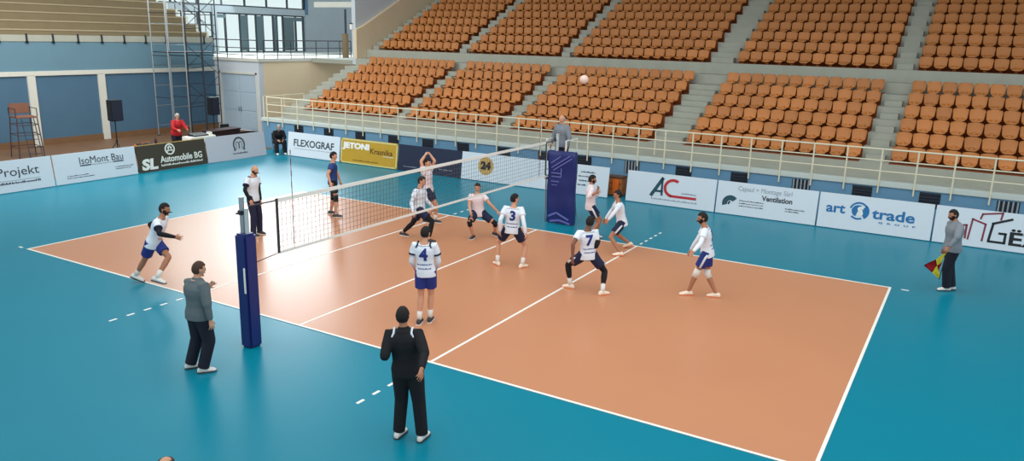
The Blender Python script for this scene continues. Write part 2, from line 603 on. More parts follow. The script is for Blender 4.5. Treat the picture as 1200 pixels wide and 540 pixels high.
SEAT = seat_mesh()
BN = ['far left block', 'second block from left', 'block left of wide aisle', 'block right of wide aisle', 'rightmost block']
seats = []
for tier, blocks, nrow, y0, z0, rr in (('lower', BLOCKS, 6, LOW_Y, LOW_Z, LOW_R), ('upper', UBLOCKS, 9, UP_Y, UP_Z, UP_R)):
    for k in range(nrow):
        for bi, (a, b) in enumerate(blocks):
            n = int(round((b - a) / .485))
            for i in range(n):
                x = a + (b - a) * (i + .5) / n
                P = Vector((x, y0 + ROW_D * k + .45, z0 + rr * k + .006))
                d = P + Vector((0, 0, .3)) - CAM_POS
                u = 600 + 914.4 * d.dot(_right) / d.dot(_f)
                v = 270 - 914.4 * d.dot(_upv) / d.dot(_f)
                if -40 < u < 1240 and v > -30:
                    vis = 12 < u < 1188 and v > 8
                    seats.append((0 if vis else 1, d.length, P, tier, k, bi, i))
seats.sort(key=lambda s: s[:2])
for s in seats[:300]:
    _, _, P, tier, k, bi, i = s
    o = bpy.data.objects.new('stadium_seat', SEAT)
    C.objects.link(o)
    o.location = P
    tag(o, 'orange seat, %s tier, %s row up, %s from left, %s' % (tier, ORD[k], ORD[i], BN[bi]), 'seat', 'orange seats of the stand')
bm = B()
for s in seats[300:]:
    t = bmesh.new(); t.from_mesh(SEAT)
    bmesh.ops.translate(t, verts=t.verts, vec=s[2])
    merge(bm, t)
o = obj('stadium_seat_rows', bm, M_SEAT, smooth=True)
tag(o, 'remaining orange plastic seats further back in the stand', 'seats', kind='stuff')
# ------------------------------------------------------------------ advertising boards
M_TXT = mat('dark_grey_print', (64, 70, 78), .6)
M_TXTB = mat('black_print', (28, 30, 36), .6)
M_LIGHTTXT = mat('pale_grey_print', (150, 160, 170), .6)
M_TXTW = mat('white_print', (236, 236, 228), .6)
M_BROWNB = mat('dark_olive_banner', (66, 60, 48), .6, var=.03)
M_GOLD = mat('gold_banner', (190, 150, 44), .55, var=.1, scale=3)
M_NAVYB = mat('navy_banner', (32, 40, 66), .5, var=.05)
M_TEALTXT = mat('dark_teal_print', (40, 78, 92), .6)
M_REDTXT = mat('red_print', (188, 48, 56), .6)
M_BLUETXT = mat('blue_print', (36, 112, 168), .6)
M_GREYB = mat('pale_grey_banner', (196, 198, 206), .6, var=.02)
M_GOLDP = mat('gold_print', (196, 160, 92), .6)


def board(label, loc, rotz, m, width=3.0, height=1.03, lean=.12):
    t = thing('advertising_board', label, 'advertising board', loc, (-lean, 0, rotz), 'advertising boards around the court')
    bm = B(); box(bm, -width / 2 + .012, width / 2 - .012, 0, .03, .02, height, .006); obj('banner', bm, m, t)
    bm = B()
    for x in (-width / 2 + .25, width / 2 - .25):
        bar(bm, (x, .03, height - .1), (x, .42, .045), .03)
        bar(bm, (x, .03, .045), (x, .42, .045), .03)
    obj('support_frame', bm, M_DARKM, t)
    return t


def put(t, me, m, x, z, rot=0.0, width=None, name='lettering', shear=0.0, height=None):
    xs = [v.co.x for v in me.vertices]; ys = [v.co.y for v in me.vertices]
    cx, cy = (max(xs) + min(xs)) / 2, (max(ys) + min(ys)) / 2
    k = width / (max(xs) - min(xs)) if width else 1
    kz = height / (max(ys) - min(ys)) if height else k
    for v in me.vertices:
        X, Y = (v.co.x - cx) * k, (v.co.y - cy) * kz
        X += Y * shear
        c, s = math.cos(rot), math.sin(rot)
        v.co = Vector((x + X * c - Y * s, -.002 - v.co.z - .002, z + X * s + Y * c))
    return link_mesh(name, me, m, t)


def strip(t, m, rects, name='print_line'):
    bm = B()
    for x0, x1, z0, z1 in rects:
        box(bm, x0, x1, -.005, .002, z0, z1)
    return obj(name, bm, m, t)


def small_print(t, m, x0, x1, z, h=.035, seed=1):
    """a line of print too small to read: a row of short uneven strokes"""
    r = random.Random(seed)
    x = x0; rects = []
    while x < x1:
        w = r.uniform(.02, .05)
        q = h * r.choice((.6, .6, 1))
        rects.append((x, x + w * .75, z - h / 2, z - h / 2 + q))
        x += w + (.03 if r.random() < .15 else .006)
    rects.append((x0, x, z - h * .12, z + h * .08))
    return strip(t, m, rects, 'small_print')


def poly(t, m, pts, name='emblem'):
    bm = B(); prism(bm, pts, -.006, .001); return obj(name, bm, m, t)


def arc(t, m, cx, cz, r0, r1, a0, a1, n=28, name='emblem', sx=1.0):
    pts = [(cx + sx * r1 * math.cos(math.radians(a0 + (a1 - a0) * i / n)), cz + r1 * math.sin(math.radians(a0 + (a1 - a0) * i / n))) for i in range(n + 1)]
    inn = [(cx + sx * r0 * math.cos(math.radians(a0 + (a1 - a0) * i / n)), cz + r0 * math.sin(math.radians(a0 + (a1 - a0) * i / n))) for i in range(n + 1)]
    bm = B()
    o1 = [bm.verts.new((x, -.006, z)) for x, z in pts]; i1 = [bm.verts.new((x, -.006, z)) for x, z in inn]
    o2 = [bm.verts.new((x, .001, z)) for x, z in pts]; i2 = [bm.verts.new((x, .001, z)) for x, z in inn]
    for k in range(n):
        bm.faces.new((o1[k], o1[k + 1], i1[k + 1], i1[k])); bm.faces.new((o1[k], o2[k], o2[k + 1], o1[k + 1])); bm.faces.new((i1[k], i1[k + 1], i2[k + 1], i2[k]))
    if abs(a1 - a0) < 359:
        for k in (0, n):
            bm.faces.new((o1[k], i1[k], i2[k], o2[k]))
    return obj(name, bm, m, t)


def disc(t, m, cx, cz, r, name='emblem', y=-.003, sx=1.0):
    bm = B()
    a = [bm.verts.new((cx + sx * r * math.cos(i * math.pi / 16), y, cz + r * math.sin(i * math.pi / 16))) for i in range(32)]
    b = [bm.verts.new((v.co.x, .002, v.co.z)) for v in a]
    bm.faces.new(a)
    for i in range(32):
        bm.faces.new((a[i], b[i], b[(i + 1) % 32], a[(i + 1) % 32]))
    return obj(name, bm, m, t)


def lines(t, m, segs, w=.03, name='emblem'):
    bm = B()
    for (x0, z0), (x1, z1) in segs:
        d = Vector((x1 - x0, z1 - z0)).normalized(); n = Vector((-d.y, d.x)) * w / 2
        e = d * w / 2
        q = [(x0 - e.x + n.x, z0 - e.y + n.y), (x1 + e.x + n.x, z1 + e.y + n.y), (x1 + e.x - n.x, z1 + e.y - n.y), (x0 - e.x - n.x, z0 - e.y - n.y)]
        prism(bm, q, -.006, .001)
    return obj(name, bm, m, t)


RY = math.pi / 2
BY, BX = 9.73, -15.95
# left row (facing the camera end), from the picture's left edge
t = board('white advertising board reading Projekt at the left picture edge', (BX, -1.32, 0), RY, M_WHITE)
put(t, text_mesh('Projekt', .3), M_TXT, .40, .62, width=1.30, height=.36)
strip(t, M_LIGHTTXT, [(-.6, 1.05, .38, .395)]); small_print(t, M_TXT, -.9, 1.05, .31, .07, 3)
t = board('white advertising board reading IsoMont Bau with two dark underline bars', (BX, 1.70, 0), RY, M_WHITE)
put(t, text_mesh('IsoMont Bau', .3), M_TXT, .2, .74, width=1.6, height=.24)
strip(t, M_TXT, [(-.6, -.2, .555, .595), (.62, 1.0, .555, .595)]); small_print(t, M_LIGHTTXT, -.17, .6, .575, .03, 5)
small_print(t, M_TXT, -1.1, -.35, .27, .03, 6); small_print(t, M_TXT, -1.1, -.15, .20, .03, 7); small_print(t, M_TXT, .65, 1.3, .38, .03, 8); small_print(t, M_TXT, .65, 1.25, .31, .03, 9)
t = board('dark olive advertising board with large white SL letters and wheel emblem', (BX, 4.72, 0), RY, M_BROWNB)
strip(t, M_GOLDP, [(-1.48, 1.48, 1.0, 1.03)])
put(t, text_mesh('SL', .4, .02), M_TXTW, -1.0, .30, width=.66, height=.42, shear=.15)
put(t, text_mesh('Automobile BG', .3, .007), M_TXTW, .36, .42, width=1.85, height=.25)
small_print(t, M_TXTW, -.55, 1.28, .20, .08, 11)
arc(t, M_TXTW, -.1, .77, .165, .215, 0, 360)
arc(t, M_TXTW, -.1, .77, .08, .115, 20, 160); lines(t, M_TXTW, [((-.1, .9), (-.2, .68)), ((-.1, .9), (0.0, .68)), ((-.22, .72), (.02, .72))], .035)
t = board('pale grey advertising board with a dark horseshoe emblem', (BX, 7.75, 0), RY, M_GREYB)
arc(t, M_TXT, .1, .60, .25, .32, -38, 218, sx=.95)
for x in (-.14, .34):
    disc(t, M_TXT, x, .40, .045)
for sx in (-1, 1):
    arc(t, M_TXT, .1 + .08 * sx, .66, .05, .075, 0 if sx > 0 else 0, 180, 10); lines(t, M_TXT, [((.1 + .02 * sx, .66), (.1 + .02 * sx, .45)), ((.1 + .145 * sx, .66), (.1 + .145 * sx, .42))], .022)
small_print(t, M_TXT, -.25, .48, .26, .06, 13)
# row along the stand, from the far corner
t = board('white advertising board reading FLEXOGRAF in dark grey capitals', (-13.75, BY, 0), 0, M_WHITE)
put(t, text_mesh('FLEXOGRAF', .3, .006), M_TXT, .02, .60, width=2.3, height=.30)
small_print(t, M_LIGHTTXT, -1.1, 1.1, .36, .03, 15)
t = board('gold advertising board with white capitals JETONI and cream border', (-10.72, BY, 0), 0, M_GOLD)
strip(t, mat('cream_print', (212, 200, 130), .6), [(-1.47, 1.47, .96, 1.02), (-1.47, 1.47, .03, .08), (-1.47, -1.41, .03, 1.02), (1.41, 1.47, .03, 1.02)], 'border')
put(t, text_mesh('JETONI', .3, .02), M_TXTW, -.68, .72, width=1.42, height=.32)
put(t, text_mesh('Krasnika', .3, .006), mat('brown_print', (108, 76, 24), .6), .66, .62, width=1.15, height=.22)
small_print(t, M_TXTW, .75, 1.25, .46, .04, 17); small_print(t, mat('brown_print', (108, 76, 24), .6), -.8, .5, .18, .04, 18)
t = board('plain navy advertising board between the gold and the emblem board', (-7.70, BY, 0), 0, M_NAVYB)
small_print(t, M_LIGHTTXT, -1.2, -.6, .2, .04, 19); small_print(t, M_LIGHTTXT, .5, 1.1, .25, .04, 20)
t = board('white advertising board with a round gold emblem, seen through the net', (-4.70, BY, 0), 0, M_WHITE)
disc(t, M_GOLDP, -.42, .58, .33, y=-.004)
put(t, text_mesh('24', .3, .02), M_TXTB, -.42, .60, width=.44, height=.30).location.y = -.004
t = board('white advertising board with lines of small text behind the blue padded stand', (-1.72, BY, 0), 0, M_WHITE)
for q, (x0, x1) in enumerate(((.45, .95), (.35, .80), (.40, .85), (.35, .65))):
    small_print(t, M_TXTB, x0, x1, .80 - .15 * q, .05, 22 + q)
small_print(t, M_TXT, -.9, -.5, .75, .05, 30); small_print(t, M_TXT, -.9, -.6, .55, .05, 31)
put(t, text_mesh('T', .3, .01), M_TXT, -.12, .58, width=.26, height=.42)
t = board('white advertising board with a dark A and a long red C', (1.92, BY, 0), 0, M_WHITE)
lines(t, M_TEALTXT, [((-.60, .33), (-.28, .86))], .11); lines(t, M_TEALTXT, [((-.28, .86), (-.26, .36))], .07); lines(t, M_TEALTXT, [((-.45, .46), (-.26, .46))], .07)
arc(t, M_REDTXT, .10, .60, .21, .30, 55, 262, sx=1.05); lines(t, M_REDTXT, [((.05, .345), (.85, .345))], .08)
small_print(t, M_LIGHTTXT, .4, .85, .47, .05, 33); small_print(t, M_LIGHTTXT, -.6, .9, .21, .05, 34)
t = board('white advertising board with thin lettering Ventilation and a dark fan emblem', (4.94, BY, 0), 0, M_WHITE)
put(t, text_mesh('Capaul + Montage S\u00e0rl', .2), M_LIGHTTXT, -.05, .83, width=1.6, height=.19)
put(t, text_mesh('Ventilation', .2, .006), M_TXT, .33, .63, width=.9, height=.16)
arc(t, M_TEALTXT, -1.05, .36, .09, .25, 40, 200, name='emblem'); arc(t, M_TXTB, -1.05, .36, .02, .07, 90, 220)
for q in range(3):
    small_print(t, M_TXT, -.78, -.05, .48 - .08 * q, .035, 40 + q)
small_print(t, M_TXT, .6, 1.15, .40, .035, 44); small_print(t, M_TXT, .6, 1.0, .33, .035, 45)
t = board('white advertising board reading art trade in blue with a round emblem', (7.96, BY, 0), 0, M_WHITE)
put(t, text_mesh('art', .3, .008), M_BLUETXT, -1.02, .60, width=.52, height=.25)
put(t, text_mesh('trade', .3, .008), M_BLUETXT, .50, .58, width=1.1, height=.30)
put(t, text_mesh('GROUP', .1, .003, spacing=2.2), M_BLUETXT, .62, .34, width=.95, height=.05)
arc(t, M_BLUETXT, -.42, .60, .0, .17, 60, 250); arc(t, M_BLUETXT, -.40, .60, .21, .26, 35, 165); arc(t, M_BLUETXT, -.42, .60, .20, .25, 225, 300)
arc(t, M_BLUETXT, -.36, .60, .06, .24, -60, 48); put(t, text_mesh('S', .3, .012), M_TXTW, -.36, .60, width=.16, height=.26).location.y = -.004
t = board('white advertising board with building outlines and the letters G\u00cbZI', (10.98, BY, 0), 0, M_WHITE)
MR = mat('dark_red_print', (132, 50, 66), .6)
lines(t, MR, [((-1.020, .54), (-0.720, .58)), ((-0.720, .58), (-0.720, .24))], .05)
lines(t, MR, [((-0.650, .22), (-0.600, .76)), ((-0.600, .76), (-0.290, .66)), ((-0.290, .66), (-0.320, .22)), ((-0.420, .80), (-0.390, .92)), ((-0.390, .92), (0.060, 1.0)), ((0.060, 1.0), (0.040, .83))], .045)
lines(t, M_TXTB, [((0.280, .86), (-0.120, .70)), ((-0.120, .70), (-0.170, .26)), ((-0.170, .22), (0.190, .22)), ((0.190, .22), (0.190, .46)), ((0.190, .46), (0.060, .46))], .06)
put(t, text_mesh('\u00cbZI', .3, .008), M_TXTB, .71, .40, width=.85, height=.44)

# ------------------------------------------------------------------ net, posts, referee stand
M_NET = mat('dark_net_cord', (92, 88, 86), .8)
M_TAPE = mat('white_net_tape', (232, 232, 226), .7, var=.03)
NT, NB = 2.43, 1.47
t = thing('volleyball_net', 'white-taped volleyball net stretched across the middle of the court', 'net', (0, 0, 0))
NY0, NY1 = -4.86, 4.86
bm = B()
n = int((NY1 - NY0) / .1)
for i in range(n + 1):
    y = NY0 + (NY1 - NY0) * i / n
    box(bm, -.0022, .0022, y - .0022, y + .0022, NB, NT)
for k in range(1, 10):
    z = NB + (NT - NB) * k / 10
    box(bm, -.0022, .0022, NY0, NY1, z - .0022, z + .0022)
obj('net_mesh', bm, M_NET, t)
bm = B(); box(bm, -.006, .006, NY0, NY1, NT - .07, NT, .003); obj('top_tape', bm, M_TAPE, t)
bm = B(); box(bm, -.006, .006, NY0, NY1, NB - .025, NB + .025, .003); obj('bottom_tape', bm, M_TAPE, t)
for y in (NY0, NY1):
    bm = B(); box(bm, -.008, .008, y - .025, y + .025, NB, NT); obj('side_tape', bm, M_DARKM, t)
for y in (-4.5, 4.5):
    bm = B(); tube(bm, [(0, y, NB), (0, y, NT + .8)], .007, 8); a = obj('antenna', bm, mat('grey_red_antenna', (150, 110, 108), .5), t)
    bm = B()
    for k in range(9):
        tube(bm, [(0, y, NB + .1 + .2 * k), (0, y, min(NT + .8, NB + .2 + .2 * k))], .0085, 8)
    obj('antenna_band', bm, mat('dark_red_band', (110, 42, 46), .5), a)
for s, y0 in ((-1, NY0), (1, NY1)):
    yp = s * 5.47
    bm = B(); tube(bm, [(0, y0, NT - .03), (0, yp, NT - .03)], .012, 6); obj('tension_cord', bm, M_DARKM, t)
    bm = B(); tube(bm, [(0, y0, NB), (0, yp, NB - .06)], .008, 6); obj('tension_cord', bm, M_DARKM, t)

t = thing('net_post', 'grey net post with tall navy pad on the near side of the court', 'post', (.04, -5.6, 0))
bm = B(); tube(bm, [(-.045, 0, 0), (-.045, 0, 2.56)], .042, 14); tube(bm, [(-.045, 0, 2.56), (-.045, 0, 2.58)], .048, 14); obj('post_tube', bm, M_ALU, t)
bm = B(); tube(bm, [(.055, 0, 0), (.055, 0, 2.40)], .035, 14); obj('inner_tube', bm, mat('pale_post', (196, 204, 206), .4, metal=.5), t)
bm = B(); box(bm, -.13, .13, -.13, .13, .0, 1.98, .035); obj('post_pad', bm, M_NAVY, t, smooth=False)
bm = B(); box(bm, .06, .10, -.14, -.128, .98, 1.42, .004); obj('pad_label', bm, M_TXTW, t)
bm = B(); box(bm, -.1, -.0, -.05, .05, 2.28, 2.36, .01); tube(bm, [(-.045, -.05, 2.32), (-.045, -.12, 2.32)], .015, 8); obj('net_winch', bm, M_DARKM, t)

t = thing('net_post', 'pale net post beside the blue padded referee stand', 'post', (.0, 5.52, 0))
bm = B(); tube(bm, [(0, 0, 0), (0, 0, 2.56)], .045, 14); tube(bm, [(0, 0, 2.56), (0, 0, 2.58)], .05, 14); obj('post_tube', bm, mat('pale_post', (196, 204, 206), .4, metal=.5), t)
bm = B(); box(bm, -.09, -.04, -.05, .05, 2.36, 2.46, .008); obj('cord_clamp', bm, M_DARKM, t)

t = thing('referee_stand', 'tall referee stand wrapped in a dark blue vinyl pad beyond the net', 'referee stand', (.19, 5.95, 0))
bm = B()
nn = 14
for s in range(1):
    g = [[None] * (nn + 1) for _ in range(nn + 1)]
    for i in range(nn + 1):
        for j in range(nn + 1):
            x = -.43 + .86 * i / nn; z = 2.08 * j / nn
            w = .02 * math.sin(7 * z + 4 * x) * math.sin(3.1 * z - 5 * x + 1)
            g[i][j] = bm.verts.new((x + .012 * math.sin(5 * z), -.50 + w, .02 + z))
    for i in range(nn):
        for j in range(nn):
            bm.faces.new((g[i][j], g[i + 1][j], g[i + 1][j + 1], g[i][j + 1]))
    for side, xs in ((0, -1), (nn, 1)):
        bk = [bm.verts.new((g[side][j].co.x, -.36, g[side][j].co.z)) for j in range(nn + 1)]
        for j in range(nn):
            bm.faces.new((g[side][j], g[side][j + 1], bk[j + 1], bk[j]))
        if side == 0:
            bl = bk
        else:
            br = bk
    for j in range(nn):
        bm.faces.new((bl[j], bl[j + 1], br[j + 1], br[j]))
    bm.faces.new([g[i][nn] for i in range(nn + 1)] + [br[nn], bl[nn]])
pad = obj('stand_pad', bm, M_NAVY, t, smooth=True)
M_PADP = mat('lilac_print_highlight', (104, 108, 180), .5)
bm = B()
for (x0, z0), (x1, z1) in (((-.30, 1.62), (.28, 2.0)), ((-.24, 1.55), (.34, 1.93)), ((-.32, 1.75), (-.02, 1.96))):
    d = Vector((x1 - x0, z1 - z0)).normalized(); q = Vector((-d.y, d.x)) * .014
    prism(bm, [(x0 + q.x, z0 + q.y), (x1 + q.x, z1 + q.y), (x1 - q.x, z1 - q.y), (x0 - q.x, z0 - q.y)], -.526, -.52)
for x0, x1, z0, z1 in ((-.3, .02, 1.36, 1.39), (.0, .03, 1.39, 1.62), (-.3, .0, 1.46, 1.49), (-.3, -.05, 1.22, 1.25), (-.28, -.1, 1.12, 1.14)):
    box(bm, x0, x1, -.526, -.52, z0, z1)
for (x0, z0), (x1, z1) in (((-.36, .20), (-.1, .33)), ((-.1, .33), (.3, .16)), ((-.3, .06), (.0, .12)), ((.0, .12), (.34, .05))):
    d = Vector((x1 - x0, z1 - z0)).normalized(); q = Vector((-d.y, d.x)) * .028
    prism(bm, [(x0 + q.x, z0 + q.y), (x1 + q.x, z1 + q.y), (x1 - q.x, z1 - q.y), (x0 - q.x, z0 - q.y)], -.526, -.52)
obj('pad_print_highlight', bm, M_PADP, pad)  # print marks plus chevrons that paint in the vinyl's highlights
UZ = 1.28
for x in (-.56, .02):
    for y in (-.34, .38):
        bm = B(); tube(bm, [(x, y, 0), (x, y, UZ)], .022, 8); obj('leg', bm, M_ALU, t)
bm = B(); box(bm, -.60, .06, -.36, .42, UZ - .05, UZ, .008); obj('platform', bm, M_DARKM, t)
for x in (-.58, .04):
    bm = B(); tube(bm, [(x, -.34, UZ), (x, -.34, UZ + 1.1)], .022, 8); tube(bm, [(x, .36, UZ), (x, .36, UZ + 1.1)], .018, 8); tube(bm, [(x, -.34, UZ + 1.1), (x, .36, UZ + 1.1)], .018, 8)
    obj('hand_rail', bm, M_TAPE, t)
bm = B()
for x in (-.47, -.07):
    tube(bm, [(x, .75, 0), (x, .42, UZ)], .016, 8)
for k in range(1, 5):
    z = UZ * k / 5; y = .75 - .33 * k / 5
    tube(bm, [(-.47, y, z), (-.07, y, z)], .014, 8)
obj('ladder', bm, M_ALU, t)

# ball in flight
t = thing('volleyball', 'pale volleyball in the air in front of the orange seats', 'ball', (1.95, 3.0, 4.26))
bm = B(); ball(bm, (0, 0, 0), .105, sub=4); obj('ball_cover', bm, mat('pale_ball_leather', (232, 206, 190), .5), t, smooth=True)
bm = B()
for ax in range(3):
    for s in (-.045, 0, .045):
        r = math.sqrt(.1045 ** 2 - s ** 2)
        pts = []
        for i in range(25):
            a = 2 * math.pi * i / 24
            p = [r * math.cos(a), r * math.sin(a)]
            p.insert(ax, s)
            pts.append(tuple(p))
        tube(bm, pts, .0018, 5, cap=False)
obj('ball_seams', bm, mat('pinkish_seam', (190, 130, 120), .6), t)

# ------------------------------------------------------------------ service strip behind the left boards
def chair(label, loc, rz, m=None, cat='chair'):
    m = m or M_BLACK
    t = thing('folding_chair', label, cat, loc, (0, 0, rz))
    bm = B(); box(bm, -.21, .21, -.2, .2, .42, .45, .012); obj('seat', bm, m, t)
    bm = B(); box(bm, -.2, .2, -.235, -.215, .6, .86, .01); obj('backrest', bm, m, t)
    for x in (-.2, .2):
        bm = B(); tube(bm, [(x, -.24, .86), (x, -.2, .44), (x, .22, .0)], .012, 6); obj('leg', bm, M_DARKM, t)
        bm = B(); tube(bm, [(x * .92, .16, .43), (x * .92, -.22, .0)], .012, 6); obj('leg', bm, M_DARKM, t)
    return t


def speaker(label, slabel, x, y, zb, w, d, h, rz):
    t = thing('speaker_stand', slabel, 'speaker stand', (x, y, 0), (0, 0, rz))
    bm = B(); tube(bm, [(0, 0, .25), (0, 0, zb)], .022, 8); obj('pole', bm, M_BLACK, t)
    bm = B(); tube(bm, [(0, 0, .62), (0, 0, .72)], .04, 8); obj('collar', bm, M_BLACK, t)
    for k in range(3):
        a = 2 * math.pi * k / 3 + .5
        bm = B(); tube(bm, [(0, 0, .66), (.45 * math.cos(a), .45 * math.sin(a), .015)], .015, 6); obj('leg', bm, M_BLACK, t)
    s = thing('loudspeaker', label, 'loudspeaker', (x, y, zb), (0, 0, rz))
    bm = B()
    pts = [(-w / 2, -d / 2), (w / 2, -d / 2), (w * .34, d / 2), (-w * .34, d / 2)]
    a = [bm.verts.new((px, py, 0)) for px, py in pts]; b = [bm.verts.new((px, py, h)) for px, py in pts]
    skin(bm, [a, b]); bmesh.ops.bevel(bm, geom=list(bm.edges), offset=.015, segments=2, affect='EDGES')
    obj('cabinet', bm, M_BLACK, s)
    bm = B(); box(bm, -w / 2 + .025, w / 2 - .025, -d / 2 - .012, -d / 2 + .004, .03, h - .03, .006); obj('grille', bm, mat('dark_grille', (26, 34, 52), .6, bump=.4, scale=80), s)
    return s


speaker('black loudspeaker on a stand against the blue wall, left of the scaffold', 'black tripod stand of the left loudspeaker', -20, 5.05, 1.5, .52, .42, .84, RY)
speaker('black loudspeaker on a stand beside the blue-grey double door', 'black tripod stand of the loudspeaker beside the double door', -20, 9.85, 1.4, .46, .4, .8, RY)

# spare umpire chair
t = thing('umpire_chair', 'tall dark metal umpire chair with an orange-brown seat by the blue wall', 'umpire chair', (-22.6, 2.85, 0), (0, 0, RY - .2))
M_SEATW = mat('worn_orange_board', (122, 82, 64), .7)
for x in (-.36, .36):
    for y in (-.42, .42):
        bm = B(); tube(bm, [(x * 1.25, y * 1.25, 0), (x, y, 1.62)], .022, 8); obj('leg', bm, mat('rusty_dark_metal', (72, 52, 56), .6), t)
bm = B()
for z in (.45, .95, 1.35):
    k = 1.25 - .25 * z / 1.62
    for a, b in (((-.36, -.42), (.36, -.42)), ((.36, -.42), (.36, .42)), ((.36, .42), (-.36, .42)), ((-.36, .42), (-.36, -.42))):
        tube(bm, [(a[0] * k, a[1] * k, z), (b[0] * k, b[1] * k, z)], .014, 6)
obj('brace', bm, mat('rusty_dark_metal', (72, 52, 56), .6), t)
bm = B(); box(bm, -.38, .38, -.44, .44, 1.62, 1.67, .01); obj('seat', bm, M_SEATW, t)
bm = B(); box(bm, -.36, .36, .38, .42, 1.75, 2.15, .01); obj('backrest', bm, M_SEATW, t)
for x in (-.38, .38):
    bm = B(); tube(bm, [(x, .42, 1.67), (x, .42, 1.98), (x, -.4, 1.98), (x, -.4, 1.67)], .018, 6); obj('arm_rest', bm, M_DARKM, t)
bm = B()
for x in (-.22, .22):
    tube(bm, [(x, -1.1, 0), (x, -.46, 1.62)], .018, 6)
for k in range(1, 6):
    tube(bm, [(-.22, -1.1 + .64 * k / 6, 1.62 * k / 6), (.22, -1.1 + .64 * k / 6, 1.62 * k / 6)], .014, 6)
obj('ladder', bm, M_DARKM, t)

# scaffold
t = thing('scaffold_tower', 'tall aluminium scaffold tower standing against the blue wall', 'scaffold', (-24.2, 11.7, 0))
PX, PY = (-.6, .6), (-1.35, -.4, .6, 1.5)
for xi, x in enumerate(PX):
    for yi, y in enumerate(PY):
        bm = B(); tube(bm, [(x, y, .05), (x, y, 6.7)], .03, 8); obj('upright', bm, M_ALU if yi < 2 else M_DARKM, t)  # rear uprights coloured dark to stand for shade
for x in PX:
    for (y0, y1, m) in ((-1.35, -.4, M_ALU), (.6, 1.5, M_DARKM)):  # same painted shade on the rear rungs
        for k in range(7):
            bm = B(); tube(bm, [(x, y0, .5 + .98 * k), (x, y1, .5 + .98 * k)], .018, 6); obj('rung', bm, m, t)
for y in PY:
    for z in (1.9, 3.9, 5.9):
        bm = B(); tube(bm, [(-.6, y, z), (.6, y, z)], .02, 6); obj('ledger', bm, M_DARKM, t)
for z in (1.4, 3.3, 5.2):
    bm = B(); tube(bm, [(.6, -.4, z), (.6, .6, z + .05)], .022, 6); obj('ledger', bm, M_DARKM, t)
    bm = B(); tube(bm, [(.6, -.4, z), (.6, 1.5, z + 1.5)], .016, 6); tube(bm, [(.6, 1.5, z - .3), (.6, -.4, z + 1.2)], .016, 6); obj('brace', bm, M_DARKM, t)
bm = B(); box(bm, -.58, .58, -1.3, 1.45, 4.05, 4.1, .005); obj('platform', bm, M_DARKM, t)
for x in PX:
    for y in PY:
        bm = B(); tube(bm, [(x, y, 0), (x, y, .05)], .07, 10); obj('foot_plate', bm, M_DARKM, t)

# scorers' table and clutter
t = thing('table', 'white-draped low table with equipment in front of the red jacket person', 'table', (-17.85, 7.35, 0))
bm = B(); box(bm, -.3, .3, -.62, .62, .60, .86, .02); obj('tablecloth', bm, M_TXTW, t)
for x in (-.25, .25):
    for y in (-.55, .55):
        bm = B(); tube(bm, [(x, y, 0), (x, y, .62)], .018, 6); obj('leg', bm, M_DARKM, t)
t = thing('mixing_console', 'flat black mixing console on the white-draped table', 'sound mixer', (-17.82, 7.3, .862), (0, 0, .05))
bm = B()
a = [(-.2, 0), (.2, 0), (.2, .05), (-.2, .11)]
prism(bm, a, -.36, .36); obj('console_body', bm, M_BLACK, t)
bm = B()
for i in range(8):
    for j in range(3):
        x = -.14 + .12 * j
        tube(bm, [(x, -.3 + .085 * i, .08 - .05 * j / 2), (x, -.3 + .085 * i, .125 - .03 * j)], .012, 6)
obj('knobs', bm, M_ALU, t)
t = thing('white_case', 'small white box on the right end of the draped table', 'box', (-17.8, 7.83, .862))
bm = B(); box(bm, -.1, .1, -.08, .08, 0, .10, .015); obj('case_body', bm, M_TXTW, t)
bm = B(); box(bm, -.105, .105, -.085, .085, .10, .125, .01); obj('lid', bm, M_TRIM, t)
t = thing('sports_bag', 'black and brown sports bag lying behind the dark olive board', 'bag', (-19.8, 6.15, 0), (0, 0, 1.4))
bm = B(); tube(bm, [(-.45, 0, .24), (-.35, 0, .25), (.35, 0, .25), (.45, 0, .24)], [.16, .24, .24, .16], 14, rnd=True); obj('bag_body', bm, M_BLACK, t, smooth=True)
bm = B(); tube(bm, [(-.2, -.16, .38), (-.12, -.08, .56), (.12, -.08, .56), (.2, -.16, .38)], .014, 6); obj('handle', bm, M_WOOD, t)
bm = B(); tube(bm, [(-.46, 0, .24), (-.36, 0, .26)], [.15, .235], 14); obj('end_panel', bm, M_WOOD, t)
t = thing('water_bottle', 'dark upright bottle standing left of the red jacket person', 'bottle', (-19.2, 6.25, .45))
bm = B(); tube(bm, [(0, 0, 0), (0, 0, .02), (0, 0, .22), (0, 0, .27)], [.045, .05, .05, .025], 12); obj('bottle_body', bm, mat('dark_red_bottle', (58, 24, 30), .4), t, smooth=True)
bm = B(); tube(bm, [(0, 0, .27), (0, 0, .31)], .022, 10); obj('cap', bm, M_BLACK, t)
t = thing('stool', 'low dark wooden stool carrying a bottle near the scaffold', 'stool', (-19.2, 6.25, 0))
bm = B(); box(bm, -.18, .18, -.18, .18, .41, .45, .01); obj('seat', bm, M_WOOD, t)
for x in (-.14, .14):
    for y in (-.14, .14):
        bm = B(); tube(bm, [(x, y, 0), (x * .9, y * .9, .42)], .02, 6); obj('leg', bm, M_BLACK, t)
t = thing('table', 'low dark maroon table below the right loudspeaker', 'table', (-18.9, 9.35, 0), (0, 0, .1))
MDM = mat('dark_maroon_seat', (52, 30, 32), .7)
bm = B(); box(bm, -.35, .35, -.85, .85, .82, .88, .01); obj('table_top', bm, MDM, t)
bm = B(); box(bm, -.3, .3, -.8, .8, .5, .82, .01); obj('apron', bm, MDM, t)
for x in (-.3, .3):
    for y in (-.78, .78):
        bm = B(); tube(bm, [(x, y, 0), (x, y, .82)], .03, 6); obj('leg', bm, M_BLACK, t)
